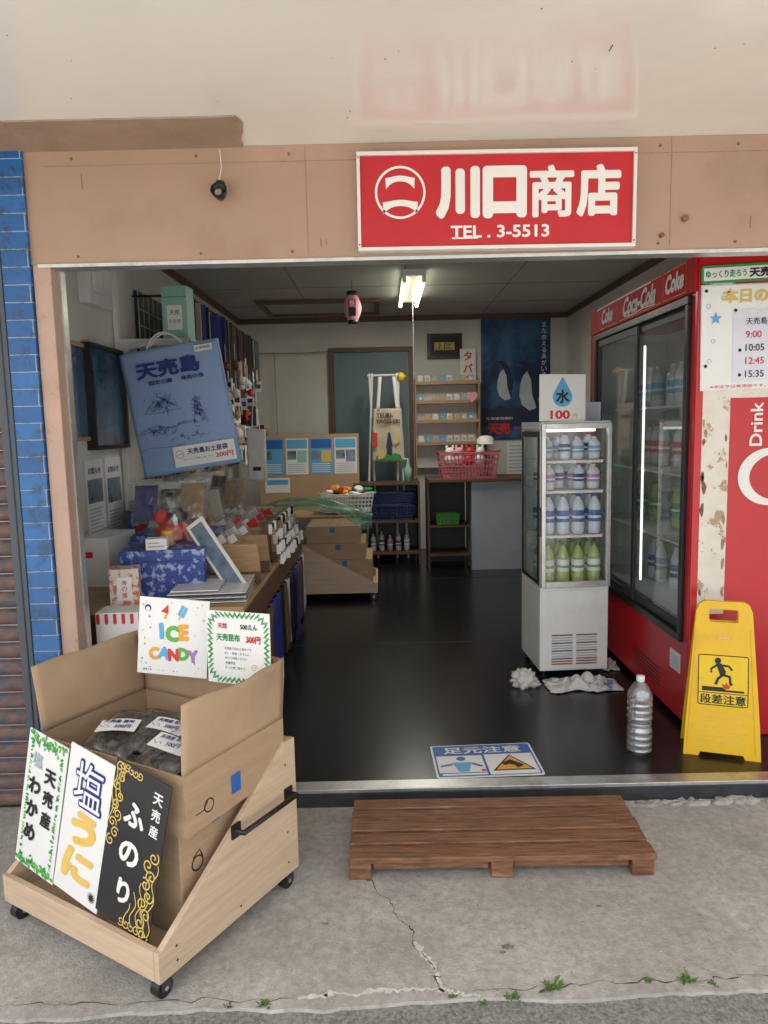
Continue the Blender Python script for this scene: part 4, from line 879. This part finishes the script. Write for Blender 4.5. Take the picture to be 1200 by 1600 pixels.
for i in range(22):
    x=random.uniform(-1.38,-1.02); y=random.uniform(3.75,4.9); w=random.uniform(.10,.15)
    t=thing('wrapped_packet','flat clear wrapped souvenir packet standing on the table','packaged goods',T(x,y,TZ+random.choice([.12,.18,.30,.36]))@R(random.uniform(-35,25))@R(90-random.uniform(15,40),'X'),'wrapped packets on the table')
    b=B(); b.pillow(w*.9,w*1.5,.010,random.choice([m_print,m_cream,m_straw,m_tan,m_paper,m_grey,m_brown,m_navy,m_straw]),i,.3,10); b.obj('goods',t)
    b=B(); b.pillow(w*1.1,w*1.8,.018,m_wrap,i+50,.5,12); b.obj('clear_wrap',t)
# ---------------------------------------------------------------- inner cart + boxes
Cm2=T(-.065,5.62,FZ)@R(90)@T(.60,0,0)
c2=cart(Cm2,.60,.67,.48,.14,'plywood display cart with cartons standing on the black floor',.03)
for (x0_,x1_,y0_,y1_,za,zb) in((-.57,-.04,.04,.62,.080,.33),(-.57,-.05,.09,.60,.332,.46),(-.56,-.08,.13,.56,.462,.60)):
    t=thing('cardboard_box','closed cardboard carton stacked in the inner plywood cart','box',Cm2,'cardboard boxes')
    b=B(); b.box(x0_,x1_,y0_,y1_,za,zb,m_card); b.obj('carton',t,bev=.003)
    b=B(); b.box(x0_-.0008,x1_+.0008,(y0_+y1_)/2-.025,(y0_+y1_)/2+.025,zb-.04,zb+.0006,m_tan); b.obj('tape',t)
    b=B(); b.box(x0_-.0015,x0_-.0005,y0_+.2,y0_+.24,zb-.05,zb-.01,m_blue); b.obj('tape_mark',t)
t=thing('low_table','low wooden table at the end of the shop','table',T(-1.5,6.3,FZ)); b=B(); b.box(0,1.2,0,1.1,.56,.6,m_tan); b.obj('table_top',t)
for x in(.02,1.12):
    for y in(.03,1.02): b=B(); b.box(x,x+.05,y,y+.05,0,.559,m_brown); b.obj('leg',t)
b=B(); b.grid(lambda u,v:(-1.08+.98*u,5.68+.8*v,.70+.20*math.sin(math.pi*min(1,u*1.1))**.5*(1-.5*u)+.05*nz(u*5,v*5)-.04*abs(2*v-1)**2),64,48,m_net,False); b.obj('plastic_net',label='crumpled green plastic net draped over the cartons',cat='net',wire=.0035)
def basket(mtx,w,d,h,m,label,nm='plastic_basket'):
    t=thing(nm,label,'basket',mtx); b=B(); tp=1.12
    for k in range(5):
        z=h*k/4; s=1+(tp-1)*k/4; hw=w/2*s;hd=d/2*s; hh=.012 if k<4 else .02
        b.box(-hw,hw,-hd,-hd+.006,z,z+hh,m);b.box(-hw,hw,hd-.006,hd,z,z+hh,m);b.box(-hw,-hw+.006,-hd+.0061,hd-.0061,z,z+hh,m);b.box(hw-.006,hw,-hd+.0061,hd-.0061,z,z+hh,m)
    nn=int(w/.03)
    for i in range(nn+1):
        x=-w/2+w*i/nn
        for sg in(-1,1): b.add([(x-.005,sg*d/2,0),(x+.005,sg*d/2,0),(x*tp+.005,sg*d/2*tp,h),(x*tp-.005,sg*d/2*tp,h)],[(0,1,2,3)],m)
    nn=int(d/.03)
    for i in range(nn+1):
        y=-d/2+d*i/nn
        for sg in(-1,1): b.add([(sg*w/2,y-.005,0),(sg*w/2,y+.005,0),(sg*w/2*tp,y*tp+.005,h),(sg*w/2*tp,y*tp-.005,h)],[(0,1,2,3)],m)
    b.box(-w/2,w/2,-d/2,d/2,-.004,.0,m); b.obj('basket_shell',t)
    b=B(); b.tube([(-w*.5*tp,0,h),(-w*.55*tp,-d*.3,h+.03),(-w*.2,-d*.62,h+.02),(w*.2,-d*.62,h+.02),(w*.55*tp,-d*.3,h+.03),(w*.5*tp,0,h)],.006,m); b.obj('handle',t); return t
basket(T(-.33,6.55,.70),.42,.28,.14,m_wplas,'white plastic basket full of colourful snack packets')
for i in range(20):
    b=B(); b.blob((0,0,0),(.055,.04,.02),random.choice([m_rprint,m_yprint,m_green,m_orange,m_print,m_bprint]),.2,i,12,8); b.obj('snack_packet',label='colourful snack packet piled in the white basket',cat='snack',mtx=T(-.33+random.uniform(-.18,.18),6.55+random.uniform(-.1,.1),.85+random.uniform(-.01,.06))@R(random.uniform(0,180))@R(random.uniform(-50,50),'X'),group='snack packets')
t=thing('cork_board','wooden cork board with four blue leaflets near the door','notice board',T(-1.24,7.2,.70)@R(-4,'X'))
b=B(FR); b.prism([(0,0),(1.0,0),(1.0,.70),(0,.70)],-.02,0,m_cork); b.obj('board',t)
for k in range(4):
    b=B(FR); x=.02+k*.245; b.rect(x,.30,x+.225,.66,.003,m_paper if k%2 else m_sky); b.rect(x+.01,.56,x+.215,.65,.004,m_sky if k%2 else m_blue); b.rect(x+.015,.45,x+.105,.54,.004,m_photo); b.rect(x+.115,.42,x+.21,.54,.004,[m_sky,m_mint,m_gold,m_photo][k])
    for j in range(5): b.rect(x+.015,.32+j*.02,x+.2,.327+j*.02,.004,m_grey if k%2 else m_print)
    b.obj('leaflet',t)
b=B(FR); b.rect(.05,.12,.30,.27,.003,m_paper); b.rect(.07,.2,.28,.25,.004,m_sky); b.obj('leaflet',t)
# ---------------------------------------------------------------- back wall
t=thing('inner_door','blue grey door in brown frame at the end of the shop','door',T(-.11,7.995,FZ))
b=B(); b.box(-.46,-.41,-.04,0,0,2.24,m_brown); b.box(.41,.46,-.04,0,0,2.24,m_brown); b.box(-.409,.409,-.04,0,2.19,2.24,m_brown); b.obj('frame',t)
b=B(); b.box(-.405,.405,-.025,-.003,0,2.185,m_door); b.box(-.3,.3,-.03,-.0255,1.0,2.0,m_door); b.obj('door_leaf',t)
t=thing('framed_picture','black frame with gold characters on the end wall','picture frame',T(.70,7.99,2.18)); b=B(FR); b.prism([(-.19,0),(.19,0),(.19,.27),(-.19,.27)],-.002,.02,m_black); b.obj('frame',t)
b=B(FR); b.rect(-.15,.04,.15,.23,.022,m_bprint); b.text('開運招福',0,.135,.22,.09,.024,m_gold,.02); b.obj('lettering',t)
t=thing('tobacco_sign','vertical white tobacco sign above the cigarette shelf','sign',T(.95,7.94,1.86)); b=B(FR); b.prism([(-.085,0),(.085,0),(.085,.42),(-.085,.42)],-.01,0,m_paper); b.obj('board',t); b=B(FR); b.vtext('タバコ',0,.40,.115,.002,m_rprint,.03,1.15); b.obj('lettering',t)
t=thing('heart_tag','pink heart shaped card on the cigarette shelf','card',T(.95,7.60,1.75))
b=B(FR); pts=[(.058*math.sin(a)**3,.0042*(13*math.cos(a)-5*math.cos(2*a)-2*math.cos(3*a)-math.cos(4*a))) for a in [j*.21 for j in range(30)]]; b.prism(pts,-.003,0,m_lpink); b.obj('card',t)
t=thing('cigarette_shelf','light wood wall shelf with cigarette packs','shelf',T(.70,7.70,1.25))
b=B(); b.box(-.33,.33,.19,.2,-.25,.66,m_white); b.obj('back_board',t)
for k,z in enumerate((0,.235,.44,.64)):
    b=B(); b.box(-.329,.329,0,.189,z,z+.014,m_tan); b.box(-.329,.329,-.008,-.0005,z,z+.035,m_tan); b.obj('shelf_board',t)
for x in(-.345,.331): b=B(); b.box(x,x+.014,0,.2,-.35,.70,m_tan); b.obj('side_board',t)
for k,z in enumerate((.015,.25,.455,.655)):
    for i in range(8):
        if random.random()<.15: continue
        b=B(); b.box(0,.055,0,.022,0,.085,random.choice([m_print,m_print,m_grey,m_print,m_cream,m_sky])); b.M=FR; b.rect(.01,.03,.045,.06,.001,random.choice([m_print,m_grey,m_gold])); b.obj('cigarette_pack',label='small cigarette pack standing on the wooden shelf',cat='cigarettes',mtx=T(.70-.31+i*.077,7.70+.05,1.25+z),group='cigarette packs')
t=thing('seabird_poster','deep blue seabird poster with red lettering on the wall','poster',T(1.10,7.992,1.28)); W,H=.76,1.34
b=B(FR); b.prism([(0,0),(W,0),(W,H),(0,H)],-.001,.001,m_poster); b.obj('sheet',t)
b=B(FR)
for (cx,cy,s) in((.50,.60,1),(.24,.66,.8)):
    b.poly([(cx-.05*s,cy-.22*s),(cx+.03*s,cy-.28*s),(cx+.10*s,cy-.26*s),(cx+.14*s,cy-.15*s),(cx+.13*s,cy-.05*s),(cx+.11*s,cy+.05*s),(cx+.07*s,cy+.12*s),(cx+.01*s,cy+.15*s),(cx-.04*s,cy+.10*s),(cx-.07*s,cy+.0*s),(cx-.08*s,cy-.12*s)],.002,m_bird)
    b.poly([(cx+.14*s,cy-.12*s),(cx+.11*s,cy-.26*s),(cx+.06*s,cy-.1*s),(cx+.05*s,cy+.05*s),(cx+.0*s,cy+.16*s),(cx-.03*s,cy+.21*s),(cx-.12*s,cy+.25*s),(cx-.03*s,cy+.26*s),(cx+.03*s,cy+.24*s),(cx+.08*s,cy+.16*s),(cx+.13*s,cy+.03*s)],.003,m_birdd)
b.poly([(0,.15),(W,.15),(W,.36),(.65,.38),(.55,.34),(.45,.37),(.35,.34),(.2,.38),(.1,.34),(0,.36)],.0015,m_birdd)
b.vtext('また会える鳥がいる',.69,1.28,.065,.003,m_print,.01,1.05); b.text('天売・焼尻',.38,.13,.62,.13,.003,m_rprint,.05); b.text('北海道羽幌町',.2,.24,.3,.03,.003,m_print,.01)
b.obj('print',t)
b=B(FR); b.prism([(0,0),(.30,0),(.30,.42),(0,.42)],-.001,.001,m_paper)
for k in range(9): b.rect(.03,.05+k*.04,.26-(k%3)*.04,.058+k*.04,.002,m_sky)
b.obj('wall_leaflet',label='white printed leaflet on the wall below the poster',cat='notice',mtx=T(1.38,7.990,.84))
t=thing('shop_counter','wood topped counter with pale grey front panel','counter',T(.42,6.74,FZ))
b=B(); b.box(0,1.55,-.05,.50,.845,.875,m_brown); b.obj('counter_top',t,bev=.004)
b=B(); b.box(.41,1.55,0,.03,0,.844,m_grey); b.box(.41,.43,.031,.48,0,.844,m_grey); b.obj('front_panel',t)
b=B(); b.box(0.02,.40,.10,.48,.40,.42,m_brown); b.box(0,.019,.1,.48,0,.844,m_brown); b.box(0.02,.4,.1,.48,.12,.14,m_brown); b.box(.02,.4,.47,.48,.0,.844,m_dark); b.obj('side_shelf',t)
basket(T(.62,6.98,FZ+.425),.2,.16,.08,m_lgreen,'small green basket on the shelf below the counter')
basket(T(.82,6.98,FZ+.876),.50,.32,.22,m_pink,'pink shopping basket of plush toys on the counter')
for i,(x,m) in enumerate(((-.17,m_print),(-.08,m_lpink),(.02,m_rprint),(.12,m_print))):
    t=thing('plush_toy','small soft plush toy in the pink basket','toy',T(.82+x,6.95,FZ+.99)@R(random.uniform(-30,30)),'plush toys in the basket')
    b=B(); b.blob((0,0,.05),(.055,.05,.06),m,.08,i); b.blob((0,-.01,.135),(.045,.042,.04),m,.05,i+3); b.obj('body',t)
    for s in(-1,1): b=B(); b.blob((s*.03,0,.175),(.013,.01,.022),m,.05,i,10,8); b.obj('ear',t)
t=thing('white_cap','white cloth cap on a stand on the counter','hat',T(1.02,7.12,FZ+1.20)); b=B(); b.lathe([(.001,.07),(.05,.065),(.08,.04),(.09,0),(.088,-.01)],m_print); b.obj('crown',t); b=B(); b.grid(lambda u,v:((u-.5)*.15,-.07-.07*v*math.sin(math.pi*u)**.5,.0-.012*v),10,4,m_print); b.obj('brim',t,solid=.003); b=B(); b.cyl((0,0,-.324),(0,0,.0),.01,m_dark); b.cyl((0,0,-.324),(0,0,-.314),.06,m_dark); b.obj('stand',t)
t=thing('small_desk','dark open shelving desk beside the inner door','desk',T(-.28,7.1,FZ))
for z in(.10,.42,.80): b=B(); b.box(0,.62,0,.4,z,z+.02,m_brown); b.obj('shelf_board',t)
for x in(-.021,.621): b=B(); b.box(x,x+.02,0,.4,0,.82,m_brown); b.obj('side_board',t)
b=B(); b.box(0,.62,.38,.4,.121,.799,m_dark); b.obj('back_board',t)
m_dblue=P('dark_blue_plastic',(.012,.03,.12),.5)
basket(T(.05,7.25,FZ+.445),.46,.2,.13,m_dblue,'blue plastic basket on the desk shelf'); basket(T(.05,7.25,FZ+.60),.44,.2,.10,m_dblue,'navy plastic basket stacked on the blue one')
for i in range(6): bottle(T(-.2+i*.085,7.2,FZ+.121),.16+.02*(i%3),.028,random.choice([m_cream,m_grey,m_tan]),random.choice([m_sky,m_print,m_brown]),m_print,'household product bottle on the lower desk shelf',group='household bottles')
t=thing('pump_bottle','clear sanitizer pump bottle on the desk','bottle',T(.25,7.2,FZ+.821)); b=B(); b.lathe([(0,0),(.04,0),(.04,.13),(.02,.16),(.015,.2)],m_mint,n=18); b.obj('body',t); b=B(); b.tube([(0,0,.2),(0,0,.23),(-.04,0,.23)],.008,m_wplas); b.obj('pump',t)
t=thing('tote_bag','pale printed tote bag on long straps before the inner door','bag',T(.06,7.35,1.10))
b=B(); b.grid(lambda u,v:((u-.5)*(.33-.05*v)+.006*nz(v*4,2),.012*math.sin(u*7)+.012*nz(u*3,v*4),.54*v+.012*nz(u*3,7)),20,20,m_cream); b.obj('bag_body',t,solid=.004)
b=B()
for s in(-1,1): b.grid(lambda u,v:(s*(.10-.03*v)+(u-.5)*.035,.01,.52+.34*v),2,6,m_print)
b.obj('strap',t,solid=.004)
b=B(FR@T(0,0,.032)); b.text('TEURI-',-.03,.47,.17,.045,0,m_bprint,.03); b.text('YAGISHIRI',.0,.41,.24,.042,0,m_bprint,.03)
b.poly([(-.02,.06),(.04,.06),(.035,.15),(.045,.16),(.02,.30),(.0,.30),(-.02,.17),(-.01,.15)],0,m_birdd); b.poly([(-.14,.02),(.14,.02),(.12,.07),(.06,.09),(.02,.06),(-.06,.10),(-.12,.06)],.001,m_green); b.poly([(-.11,.03),(-.05,.04),(-.02,.09),(-.07,.13),(-.10,.10)],.002,m_gold); b.poly([(.05,.2),(.11,.24),(.12,.22),(.07,.17)],.001,m_gold); b.rect(-.155,.15,-.11,.30,.001,m_rprint); b.obj('print',t)
t=thing('folding_stand','white folding stand holding the tote bag','stand',T(.03,7.42,FZ+.0))
b=B()
for x0_,x1_ in((-.22,-.12),(-.10,-.15),(.10,.15),(.22,.13)): b.tube([(x0_,.0 if abs(x0_)>.15 else .06,0),(x1_,.02,1.92)],.012,m_white)
b.tube([(-.17,.02,1.90),(.17,.02,1.90)],.012,m_white); b.obj('stand_pole',t)
b=B(); b.blob((.18,-.02,1.88),(.04,.03,.04),m_yprint,.2,3); b.obj('ribbon',t)
t=thing('ceiling_lamp','twin tube fluorescent lamp lit on the ceiling','lamp',T(.27,5.65,2.65))
b=B(); b.box(-.09,.09,0,1.2,-.05,0,m_white)
for x in(-.075,.075):
    for y in(.0,1.17): b.box(x-.015,x+.015,y,y+.03,-.10,-.0505,m_white)
b.obj('fixture',t,bev=.003)
for x in(-.075,.075): b=B(); b.cyl((x,.031,-.085),(x,1.169,-.085),.015,m_tube,n=14); b.obj('fluorescent_tube',t)
b=B(); b.tube([(.0,.3,-.05),(.0,.3,-.75)],.0015,m_white,5); b.cyl((0,.3,-.78),(0,.3,-.75),.006,m_white); b.obj('pull_cord',t)
ld=bpy.data.lights.new('lamp_light','AREA'); ld.shape='RECTANGLE'; ld.size=.15; ld.size_y=1.1; ld.energy=22; ld.color=(1,.97,.86)
lo=bpy.data.objects.new('fluorescent_glow',ld); COL.objects.link(lo); lo.parent=t; lo.location=(0,.55,-.12)
t=thing('paper_lantern','small pink and black paper lantern hanging from ceiling','lantern',T(-.22,6.0,2.30))
b=B(); b.lathe([(.035,.02)]+[(.045+.03*math.sin(math.pi*i/16)-.002*(i%2),.03+.19*i/16) for i in range(17)]+[(.035,.23)],m_lpink,n=20); b.obj('shade',t)
b=B(); b.lathe([(0,0),(.04,0),(.04,.03),(.03,.03)],m_black,n=18); b.lathe([(.04,.22),(.045,.225),(.045,.255),(0,.26)],m_black,n=18); b.obj('rim',t)
b=B(FR); b.rect(-.03,.05,.03,.12,.076,m_bprint); b.rect(-.03,.125,.03,.18,.076,m_rprint); b.text('祭',0,.15,.045,.045,.078,m_print,.02); b.obj('print',t); b=B(); b.tube([(0,0,.26),(0,0,.35)],.002,m_black); b.obj('cord',t)
t=thing('ceiling_hatch','brown framed attic hatch in the white ceiling','hatch',T(-1.15,6.85,2.648)); b=B(); b.box(0,1.15,0,.05,-.035,-.001,m_brown);b.box(0,1.15,.75,.8,-.035,-.001,m_brown);b.box(0,.05,.051,.749,-.035,-.001,m_brown);b.box(1.1,1.15,.051,.749,-.035,-.001,m_brown); b.obj('frame',t); b=B(); b.box(.051,1.099,.051,.749,-.012,-.001,m_ceil); b.obj('hatch_panel',t)
b=B(); b.tube([(-1.5,7.93,2.28),(-.9,7.93,2.27),(-.58,7.93,2.28)],.006,m_tan); b.tube([(-1.15,7.93,2.27),(-1.15,7.93,1.4)],.004,m_tan); b.obj('wall_conduit',label='thin brown conduit running along the end wall',cat='pipe')
# ---------------------------------------------------------------- camera, light
r=math.radians(1.3);p=math.radians(6.8)
X=Vector((1,0,0));F=Vector((0,math.cos(p),-math.sin(p)));U=Vector((0,math.sin(p),math.cos(p)))
rt=(X*math.cos(r)-U*math.sin(r));up=(U*math.cos(r)+X*math.sin(r))
mw=Matrix(((rt.x,up.x,-F.x,0),(rt.y,up.y,-F.y,0),(rt.z,up.z,-F.z,1.46),(0,0,0,1)))
cd=bpy.data.cameras.new('cam'); cam=bpy.data.objects.new('camera',cd); COL.objects.link(cam); cam.matrix_world=mw
cd.sensor_fit='VERTICAL'; cd.sensor_height=36; cd.lens=25.2; cd.clip_start=.02; cd.clip_end=500; SC.camera=cam
w=bpy.data.worlds.new('World'); SC.world=w; w.use_nodes=True; N=w.node_tree.nodes; Lk=w.node_tree.links
sk=N.new('ShaderNodeTexSky'); sk.sky_type='NISHITA'; sk.sun_disc=False; el,az=62,200
sk.sun_elevation=math.radians(el); sk.sun_rotation=math.radians(az); sk.dust_density=3; sk.air_density=1
hs=N.new('ShaderNodeHueSaturation'); hs.inputs['Saturation'].default_value=.35; hs.inputs['Value'].default_value=2.55
Lk.new(sk.outputs[0],hs.inputs['Color']); Lk.new(hs.outputs[0],N['Background'].inputs[0]); N['Background'].inputs[1].default_value=.15
sd=bpy.data.lights.new('sun','SUN'); sd.energy=5; sd.angle=math.radians(6); sd.color=(1,.95,.88)
so=bpy.data.objects.new('sun',sd); COL.objects.link(so)
a=math.radians(az); e=math.radians(el)
d=Vector((math.sin(a)*math.cos(e),math.cos(a)*math.cos(e),math.sin(e)))
so.rotation_euler=d.to_track_quat('Z','Y').to_euler()
SC.view_settings.view_transform='Standard'; SC.view_settings.look='None'; SC.view_settings.exposure=0
